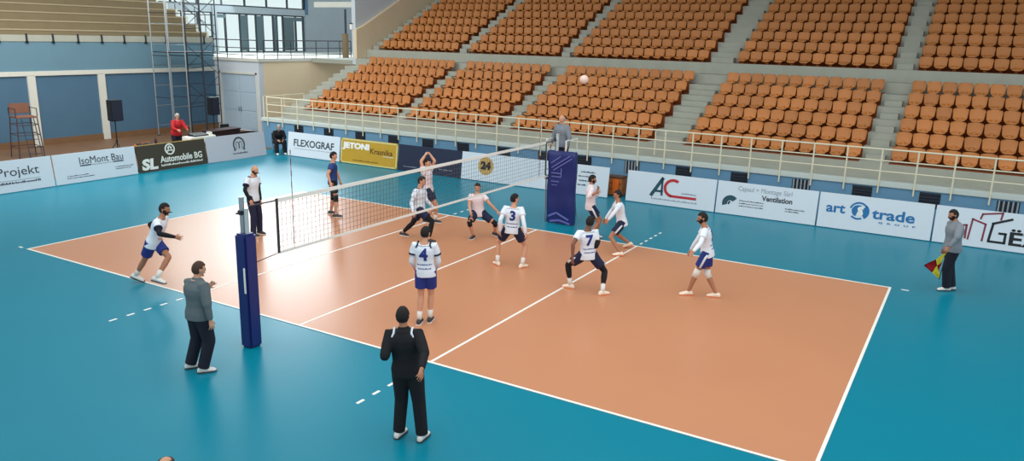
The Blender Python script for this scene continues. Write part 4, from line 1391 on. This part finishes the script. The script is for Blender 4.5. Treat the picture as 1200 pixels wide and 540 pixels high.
POSES = {
    'runner': dict(h=1.95, at=(-4.170, -4.648), face=(0.861, 0.508), look=(0.861, 0.508), toes=((0.861, 0.508), (0.861, 0.508)),
        pelvis=(0.085, 0.166, 0.935), neck=(0.273, 0.277, 1.450), head=(0.314, 0.330, 1.633), SL=(0.158, 0.436, 1.406), SR=(0.356, 0.100, 1.406), HL=(0.037, 0.248, 0.935), HR=(0.133, 0.085, 0.935), KL=(0.434, 0.247, 0.658), KR=(-0.141, 0.083, 0.536), AL=(0.434, -0.056, 0.300), AR=(-0.434, 0.056, 0.170), EL=(-0.032, 0.213, 1.286), WL=(0.178, 0.204, 1.102), ER=(0.588, -0.019, 1.228), WR=(0.759, 0.188, 1.149)),
    'bald': dict(h=1.88, at=(-5.696, -0.406), face=(0.995, 0.097), look=(0.995, 0.097), toes=((0.995, 0.097), (0.995, 0.097)),
        pelvis=(-0.035, -0.021, 1.002), neck=(-0.030, -0.018, 1.540), head=(0.009, 0.038, 1.715), SL=(-0.049, 0.169, 1.494), SR=(-0.013, -0.205, 1.495), HL=(-0.044, 0.070, 1.002), HR=(-0.026, -0.112, 1.002), KL=(0.008, 0.111, 0.539), KR=(0.056, -0.122, 0.541), AL=(-0.039, 0.141, 0.090), AR=(0.039, -0.141, 0.090), EL=(0.007, 0.143, 1.195), WL=(0.068, 0.128, 0.933), ER=(0.089, -0.376, 1.263), WR=(0.193, -0.330, 1.019)),
    'referee': dict(h=1.82, at=(0.126, -6.761), face=(0.078, 0.997), look=(0.333, 0.943), toes=((0.492, 0.871), (0.566, 0.825)),
        pelvis=(0.075, 0.044, 0.960), neck=(0.079, 0.046, 1.481), head=(0.092, 0.095, 1.656), SL=(-0.103, 0.060, 1.438), SR=(0.260, 0.032, 1.436), HL=(-0.013, 0.051, 0.960), HR=(0.163, 0.037, 0.960), KL=(-0.053, 0.078, 0.510), KR=(0.209, 0.096, 0.513), AL=(-0.149, -0.001, 0.090), AR=(0.149, 0.001, 0.090), EL=(-0.003, 0.042, 1.161), WL=(0.080, 0.233, 1.318), ER=(0.353, 0.000, 1.158), WR=(0.384, 0.018, 0.900)),
    'coach': dict(h=1.86, at=(4.240, -6.616), face=(-0.431, 0.902), look=(-0.431, 0.902), toes=((-0.183, 0.983), (-0.183, 0.983)),
        pelvis=(-0.028, -0.016, 0.994), neck=(-0.066, -0.039, 1.525), head=(-0.097, -0.017, 1.707), SL=(-0.230, -0.117, 1.471), SR=(0.105, 0.043, 1.489), HL=(-0.109, -0.055, 0.994), HR=(0.054, 0.023, 0.994), KL=(-0.141, -0.005, 0.535), KR=(0.101, 0.055, 0.535), AL=(-0.155, -0.047, 0.090), AR=(0.155, 0.047, 0.091), EL=(-0.163, -0.302, 1.242), WL=(-0.327, -0.104, 1.311), ER=(0.310, -0.094, 1.316), WR=(0.423, -0.307, 1.203)),
    'four': dict(h=1.88, at=(1.802, -3.076), face=(-0.383, 0.924), look=(-0.097, 0.995), toes=((-0.383, 0.924), (-0.383, 0.924)),
        pelvis=(0.020, 0.012, 0.995), neck=(0.003, 0.002, 1.533), head=(-0.003, 0.043, 1.717), SL=(-0.169, -0.070, 1.484), SR=(0.178, 0.075, 1.492), HL=(-0.065, -0.023, 0.995), HR=(0.104, 0.047, 0.995), KL=(-0.083, 0.002, 0.529), KR=(0.049, 0.140, 0.541), AL=(-0.048, -0.101, 0.090), AR=(0.048, 0.101, 0.090), EL=(-0.210, -0.105, 1.183), WL=(-0.310, 0.086, 1.022), ER=(0.216, 0.142, 1.197), WR=(0.071, 0.287, 1.022)),
    'blue': dict(h=1.92, at=(-5.690, 2.448), face=(0.760, 0.650), look=(0.861, 0.508), toes=((0.760, 0.650), (0.760, 0.650)),
        pelvis=(0.009, 0.005, 1.012), neck=(0.019, 0.011, 1.562), head=(0.025, 0.048, 1.750), SL=(-0.107, 0.156, 1.515), SR=(0.143, -0.135, 1.514), HL=(-0.052, 0.076, 1.012), HR=(0.069, -0.066, 1.012), KL=(-0.106, 0.124, 0.540), KR=(0.177, -0.064, 0.547), AL=(-0.211, 0.125, 0.090), AR=(0.211, -0.125, 0.090), EL=(0.016, 0.203, 1.233), WL=(0.103, 0.217, 0.973), ER=(0.166, -0.355, 1.295), WR=(0.318, -0.422, 1.076)),
    'setter': dict(h=1.97, at=(-2.900, 3.430), face=(0.983, 0.183), look=(0.983, 0.183), toes=((0.983, 0.183), (0.983, 0.183)),
        pelvis=(-0.057, -0.034, 0.954), neck=(-0.091, -0.054, 1.517), head=(-0.098, -0.022, 1.711), SL=(-0.124, 0.142, 1.472), SR=(-0.052, -0.246, 1.466), HL=(-0.075, 0.060, 0.954), HR=(-0.040, -0.128, 0.954), KL=(0.106, 0.024, 0.500), KR=(0.201, 0.002, 0.548), AL=(-0.107, -0.079, 0.090), AR=(0.107, 0.079, 0.090), EL=(0.039, 0.153, 1.746), WL=(-0.181, 0.249, 1.896), ER=(-0.135, -0.248, 1.775), WR=(-0.165, -0.012, 1.928)),
    'blocker': dict(h=1.93, at=(-2.109, 1.714), face=(0.983, 0.183), look=(0.936, 0.351), toes=((1.000, 0.009), (0.861, 0.508)),
        pelvis=(0.097, 0.057, 0.802), neck=(0.092, 0.054, 1.354), head=(0.125, 0.112, 1.535), SL=(0.057, 0.244, 1.308), SR=(0.128, -0.135, 1.307), HL=(0.080, 0.150, 0.802), HR=(0.114, -0.035, 0.802), KL=(-0.139, 0.047, 0.387), KR=(0.507, 0.041, 0.537), AL=(-0.493, 0.085, 0.090), AR=(0.493, -0.085, 0.090), EL=(0.166, 0.249, 1.014), WL=(0.293, 0.391, 0.814), ER=(0.073, -0.255, 1.023), WR=(0.222, -0.386, 0.830)),
    'facing': dict(h=1.8, at=(-0.764, 2.943), face=(0.351, -0.936), look=(0.431, -0.902), toes=((0.943, -0.333), (0.183, -0.983)),
        pelvis=(-0.135, -0.080, 0.645), neck=(-0.176, -0.104, 1.158), head=(-0.185, -0.070, 1.335), SL=(-0.004, -0.039, 1.124), SR=(-0.341, -0.165, 1.105), HL=(-0.053, -0.049, 0.645), HR=(-0.217, -0.111, 0.645), KL=(0.309, 0.059, 0.405), KR=(-0.132, -0.514, 0.470), AL=(0.147, 0.307, 0.090), AR=(-0.147, -0.307, 0.090), EL=(0.220, -0.074, 0.940), WL=(0.376, 0.025, 0.760), ER=(-0.265, -0.327, 0.875), WR=(-0.115, -0.489, 0.740)),
    'three': dict(h=1.86, at=(1.220, 0.972), face=(-0.431, 0.902), look=(0.492, 0.871), toes=((-0.871, 0.492), (0.250, 0.968)),
        pelvis=(0.028, 0.016, 0.893), neck=(0.051, 0.030, 1.425), head=(0.049, 0.067, 1.607), SL=(-0.119, -0.051, 1.386), SR=(0.216, 0.109, 1.375), HL=(-0.054, -0.023, 0.893), HR=(0.109, 0.055, 0.893), KL=(-0.333, 0.013, 0.526), KR=(0.262, 0.249, 0.502), AL=(-0.290, -0.077, 0.090), AR=(0.290, 0.077, 0.090), EL=(-0.134, -0.237, 1.149), WL=(-0.162, -0.201, 0.886), ER=(0.356, -0.035, 1.149), WR=(0.435, -0.064, 0.896)),
    'seven': dict(h=1.86, at=(3.500, 0.322), face=(-0.714, 0.700), look=(-0.183, 0.983), toes=((-1.000, -0.009), (0.492, 0.871)),
        pelvis=(0.001, 0.001, 0.805), neck=(-0.025, -0.015, 1.337), head=(-0.001, 0.035, 1.515), SL=(-0.153, -0.146, 1.286), SR=(0.107, 0.119, 1.298), HL=(-0.062, -0.064, 0.805), HR=(0.065, 0.065, 0.805), KL=(-0.434, -0.036, 0.532), KR=(0.299, 0.241, 0.448), AL=(-0.382, 0.014, 0.090), AR=(0.382, -0.014, 0.090), EL=(-0.173, -0.374, 1.089), WL=(-0.138, -0.438, 0.833), ER=(0.154, 0.054, 1.008), WR=(0.101, 0.312, 1.048)),
    'pad': dict(h=1.86, at=(1.700, 4.483), face=(0.814, 0.581), look=(0.861, 0.508), toes=((0.814, 0.581), (0.814, 0.581)),
        pelvis=(-0.082, -0.048, 0.891), neck=(-0.095, -0.056, 1.423), head=(-0.085, -0.012, 1.604), SL=(-0.202, 0.096, 1.378), SR=(0.014, -0.207, 1.378), HL=(-0.134, 0.025, 0.891), HR=(-0.029, -0.122, 0.891), KL=(0.100, 0.190, 0.527), KR=(0.148, -0.002, 0.481), AL=(0.026, 0.132, 0.090), AR=(-0.026, -0.132, 0.090), EL=(-0.026, 0.122, 1.134), WL=(0.076, 0.010, 1.353), ER=(0.046, -0.462, 1.220), WR=(0.265, -0.505, 1.366)),
    'libero': dict(h=1.84, at=(2.926, 3.748), face=(-0.861, -0.508), look=(-0.861, -0.508), toes=((-0.861, -0.508), (-0.983, -0.183)),
        pelvis=(-0.086, -0.051, 0.765), neck=(-0.192, -0.114, 1.277), head=(-0.223, -0.096, 1.458), SL=(-0.090, -0.267, 1.234), SR=(-0.277, 0.050, 1.234), HL=(-0.041, -0.128, 0.765), HR=(-0.132, 0.026, 0.765), KL=(-0.220, -0.402, 0.445), KR=(-0.343, 0.208, 0.402), AL=(0.057, -0.421, 0.100), AR=(-0.057, 0.421, 0.140), EL=(-0.063, -0.554, 1.156), WL=(-0.186, -0.659, 0.948), ER=(-0.453, 0.124, 1.005), WR=(-0.566, 0.034, 0.783)),
    'receiver': dict(h=1.9, at=(5.653, 1.456), face=(-0.963, -0.268), look=(-0.902, -0.431), toes=((-0.861, -0.508), (-0.963, -0.268)),
        pelvis=(0.031, 0.018, 0.962), neck=(-0.056, -0.033, 1.497), head=(-0.113, -0.031, 1.678), SL=(0.003, -0.211, 1.446), SR=(-0.100, 0.154, 1.456), HL=(0.056, -0.071, 0.962), HR=(0.006, 0.107, 0.962), KL=(-0.124, -0.096, 0.525), KR=(0.047, 0.084, 0.492), AL=(-0.265, -0.099, 0.091), AR=(0.265, 0.099, 0.090), EL=(0.013, -0.453, 1.254), WL=(-0.041, -0.693, 1.139), ER=(-0.206, 0.051, 1.186), WR=(-0.337, 0.091, 0.951)),
    'linesman': dict(h=1.86, at=(10.091, 5.033), face=(-0.878, -0.478), look=(-0.878, -0.478), toes=((-0.878, -0.478), (-0.878, -0.478)),
        pelvis=(-0.059, -0.035, 0.988), neck=(-0.067, -0.039, 1.521), head=(-0.134, -0.044, 1.694), SL=(0.023, -0.202, 1.475), SR=(-0.155, 0.124, 1.476), HL=(-0.016, -0.115, 0.988), HR=(-0.103, 0.044, 0.988), KL=(-0.092, -0.124, 0.532), KR=(-0.044, 0.048, 0.529), AL=(-0.047, -0.070, 0.090), AR=(0.047, 0.070, 0.092), EL=(0.007, -0.450, 1.305), WL=(-0.116, -0.504, 1.075), ER=(-0.122, 0.063, 1.182), WR=(-0.198, 0.006, 0.933)),
}
P_ = POSES
person(P_['runner'], 'player running in from the left sideline, black arm sleeves, blue shorts, white shoes', SKIN_B, HAIR, beard=True, top=JERSEY, bottom=SHORTS, shoes=WSHOE, socks=WSOCK, sleeves=(BLACKC, 'LR'), knees=None, cuffs=NAVY, hem=-.17)
person(P_['bald'], 'bald bearded man in white top and dark trousers standing behind the near net post', SKIN_A, None, beard=True, top=JERSEY, bottom=NAVY, bottom_kind='long', shoes=DSHOE, sleeves=(BLACKC, 'LR'), shoulder_mark=NAVY, cuffs=NAVY)
person(P_['referee'], 'second referee in grey sweater and navy trousers standing left of the near post', SKIN_A, HAIRB, top=GREYSW, top_len=1.92, bottom=NAVYT, bottom_kind='long', shoes=WSHOE, bulk=1.22)
person(P_['coach'], 'coach in black tracksuit seen from behind on the near sideline', SKIN_B, HAIR, top=BLACKC, top_len=1.92, bottom=BLACKC, bottom_kind='long', shoes=WSHOE, shoulder_mark=JERSEY, bulk=1.1)
person(P_['four'], 'player number 4 in white shirt and blue shorts, seen from behind', SKIN_A, HAIR, top=JERSEY, bottom=SHORTS, shoes=DSHOE, socks=WSOCK, sleeves=(JERSEY, 'LR'), number='4', cuffs=NAVY, shoulder_mark=NAVY)
person(P_['blue'], 'player in dark blue shirt standing at the far left of the court', SKIN_A, HAIR, top=BLUEJ, bottom=BLACKC, shoes=DSHOE, socks=None, knees=(BLACKC, 'LR'))
person(P_['setter'], 'player beyond the net with both arms raised in a ring overhead', SKIN_A, HAIR, top=JERSEYP, bottom=NAVY, shoes=DSHOE, socks=WSOCK)
person(P_['blocker'], 'player lunging at the net in white sleeves and dark tights', SKIN_A, HAIR, top=JERSEY, bottom=NAVY, shoes=DSHOE, sleeves=(JERSEY, 'LR'), tights=(BLACKC, .8), shoulder_mark=NAVY)
person(P_['facing'], 'player facing the camera with arms spread, pale shirt and navy shorts', SKIN_A, HAIR, top=JERSEYP, bottom=NAVY, shoes=DSHOE, knees=(BLACKC, 'LR'))
person(P_['three'], 'player number 3 in white shirt with legs apart, seen from behind', SKIN_A, HAIR, top=JERSEY, bottom=NAVY, shoes=OSHOE, socks=WSOCK, number='3', sleeves=(JERSEY, 'LR'))
person(P_['seven'], 'player number 7 stepping wide on the right attack line, seen from behind', SKIN_C, HAIR, top=JERSEY, bottom=NAVY, shoes=OSHOE, socks=WSOCK, number='7', tights=(BLACKC, .6), sleeves=(BLACKC, 'R'), stripe=JERSEY)
person(P_['pad'], 'bearded player standing just right of the blue padded referee stand', SKIN_B, HAIR, beard=True, top=JERSEYP, bottom=NAVY, shoes=WSHOE, socks=WSOCK, stripe=JERSEY, top_len=1.5)
person(P_['libero'], 'crouching player facing left beside the far sideline, behind number 7', SKIN_B, HAIR, top=JERSEY, bottom=NAVY, shoes=OSHOE, stripe=JERSEY, sleeves=(JERSEY, 'LR'), tights=None)
person(P_['receiver'], 'player with white knee pads waiting to receive on the right half of the court', SKIN_B, HAIR, beard=True, top=JERSEY, bottom=SHORTS, shoes=OSHOE, knees=(WSOCK, 'LR'), stripe=JERSEY, sleeves=(JERSEY, 'LR'), number='5')
ln = person(P_['linesman'], 'line judge in grey sweater holding a flag at the right end of the court', SKIN_B, HAIR, beard=True, top=GREYSH, top_len=1.92, bottom=NAVYT, bottom_kind='long', shoes=WSHOE, bulk=1.18)


def std_pose(h, at, face, z=0, arms='down', sit=0.0, nod=-.1, seat=.45, lean=.02):
    """upright or seated figure with its joints around a local origin on the ground"""
    k = h / 1.85
    f = V((face[0], face[1], 0)).normalized(); r = f.cross(Vector((0, 0, 1)))
    U = Vector((0, 0, 1))
    D = dict(h=h, at=at, z=z, face=tuple(f.xy), look=tuple(f.xy), toes=(tuple(f.xy), tuple(f.xy)), nod=nod)
    if sit:
        pel = U * (seat + .10)
        an = .09
        for s, q in (('L', -1), ('R', 1)):
            D['H' + s] = pel + r * q * .09 * k
            D['K' + s] = D['H' + s] + (f * .43 + r * q * .09) * k + U * .01
            D['A' + s] = Vector((D['K' + s].x, D['K' + s].y, an)) + f * .03
        lean = f * (.10 if sit == 1 else .22)
    else:
        pel = U * (.985 * k)
        for s, q in (('L', -1), ('R', 1)):
            D['H' + s] = pel + r * q * .09 * k
            D['A' + s] = r * q * .12 + U * .09
            D['K' + s] = D['H' + s].lerp(D['A' + s], .505) + f * .03
        lean = f * lean
    D['pelvis'] = pel
    D['neck'] = pel + (U * .53 * k + lean).normalized() * .53 * k
    D['head'] = D['neck'] + (U * .18 + f * (.03 if sit < 2 else .08)) * k
    for s, q in (('L', -1), ('R', 1)):
        S = D['neck'] + r * q * .185 * k - U * .045 * k
        D['S' + s] = S
        if arms == 'lap':
            E = S + (-U * .27 + f * .06 + r * q * .07) * k
            W = E + (f * .22 - U * .09 - r * q * .13) * k
        elif arms == 'table':
            E = S + (-U * .24 + f * .14 + r * q * .08) * k
            W = E + (f * .24 - U * .06 - r * q * .06) * k
        else:
            E = S + (-U * .27 + r * q * .11 + f * .02) * k
            W = E + (-U * .25 + r * q * .01 + f * .10) * k
        D['E' + s], D['W' + s] = E, W
    return D


person(std_pose(1.82, (-.08, 5.98), (-.25, -1), z=1.28), 'first referee in grey shirt standing on the padded stand beyond the net', SKIN_A, HAIRG, hair_cut=.4, top=GREYSH, top_len=1.9, bottom=NAVYT, bottom_kind='long', shoes=DSHOE, bulk=1.25)
person(std_pose(1.86, (-18.5, 6.75), (1, -.15), arms='table', nod=-.35, lean=.16), 'person in red jacket with pale hair standing behind the dark olive board', SKIN_A, HAIRG, top=REDJ, top_len=1.92, bottom=NAVYT, bottom_kind='long', shoes=DSHOE, bulk=1.25)
person(std_pose(1.74, (-15.97, 9.92), (1, -.55), sit=2, arms='lap', nod=-.3), 'person in black crouched on a chair in the corner gap between boards', SKIN_A, HAIRG, hair_cut=.0, top=BLACKC, top_len=1.92, bottom=BLACKC, bottom_kind='long', shoes=WSHOE, bulk=1.25)
person(std_pose(1.80, (4.12, -10.2), (-.3, 1), sit=1, arms='lap'), 'balding spectator whose head top shows at the bottom picture edge', SKIN_A, HAIRB, hair_cut=.72, top=GREYSH, top_len=1.92, bottom=NAVYT, bottom_kind='long', shoes=DSHOE)

# the line judge's flag: stick from the hand, red and yellow quarters
D = P_['linesman']
hand = V(D['WL']) + V((D['at'][0], D['at'][1], 0))
lf = V((D['face'][0], D['face'][1], 0)).normalized()
t = thing('line_judge_flag', 'red and yellow checkered flag hanging from the line judge hand', 'flag', hand + lf * .02 - Vector((0, 0, .06)))
stick = (lf * .08 - Vector((0, 0, .66)))
bm = B(); tube(bm, [Vector((0, 0, .06)) - stick * .05, stick], .009, 8); obj('stick', bm, M_BLACK, t)
fa, fc = stick * .08, stick * .98
fb = lf * .44 - Vector((0, 0, .36))
fd = lf * .11 - Vector((0, 0, .36))
nrm = lf.cross(Vector((0, 0, 1)))
fl = {0: B(), 1: B()}
NQ = 6
for i in range(2):
    for j in range(2):
        bm = fl[(i + j) % 2]
        g = []
        for p in range(NQ + 1):
            row = []
            for q in range(NQ + 1):
                u_, v_ = (i + p / NQ) / 2, (j + q / NQ) / 2
                pos = fa + (fb - fa) * u_ + (fd - fa) * v_ + (fc - fb - fd + fa) * (u_ * v_) + nrm * .02 * math.sin(9 * u_ + 5 * v_)
                row.append(bm.verts.new(pos))
            g.append(row)
        for p in range(NQ):
            for q in range(NQ):
                bm.faces.new((g[p][q], g[p + 1][q], g[p + 1][q + 1], g[p][q + 1]))
for kq, m, nm in ((1, M_RED, 'red_quarters'), (0, mat('flag_yellow', (214, 206, 62), .7), 'yellow_quarters')):
    bm = fl[kq]
    bmesh.ops.solidify(bm, geom=list(bm.faces), thickness=.004)
    obj(nm, bm, m, t, True)
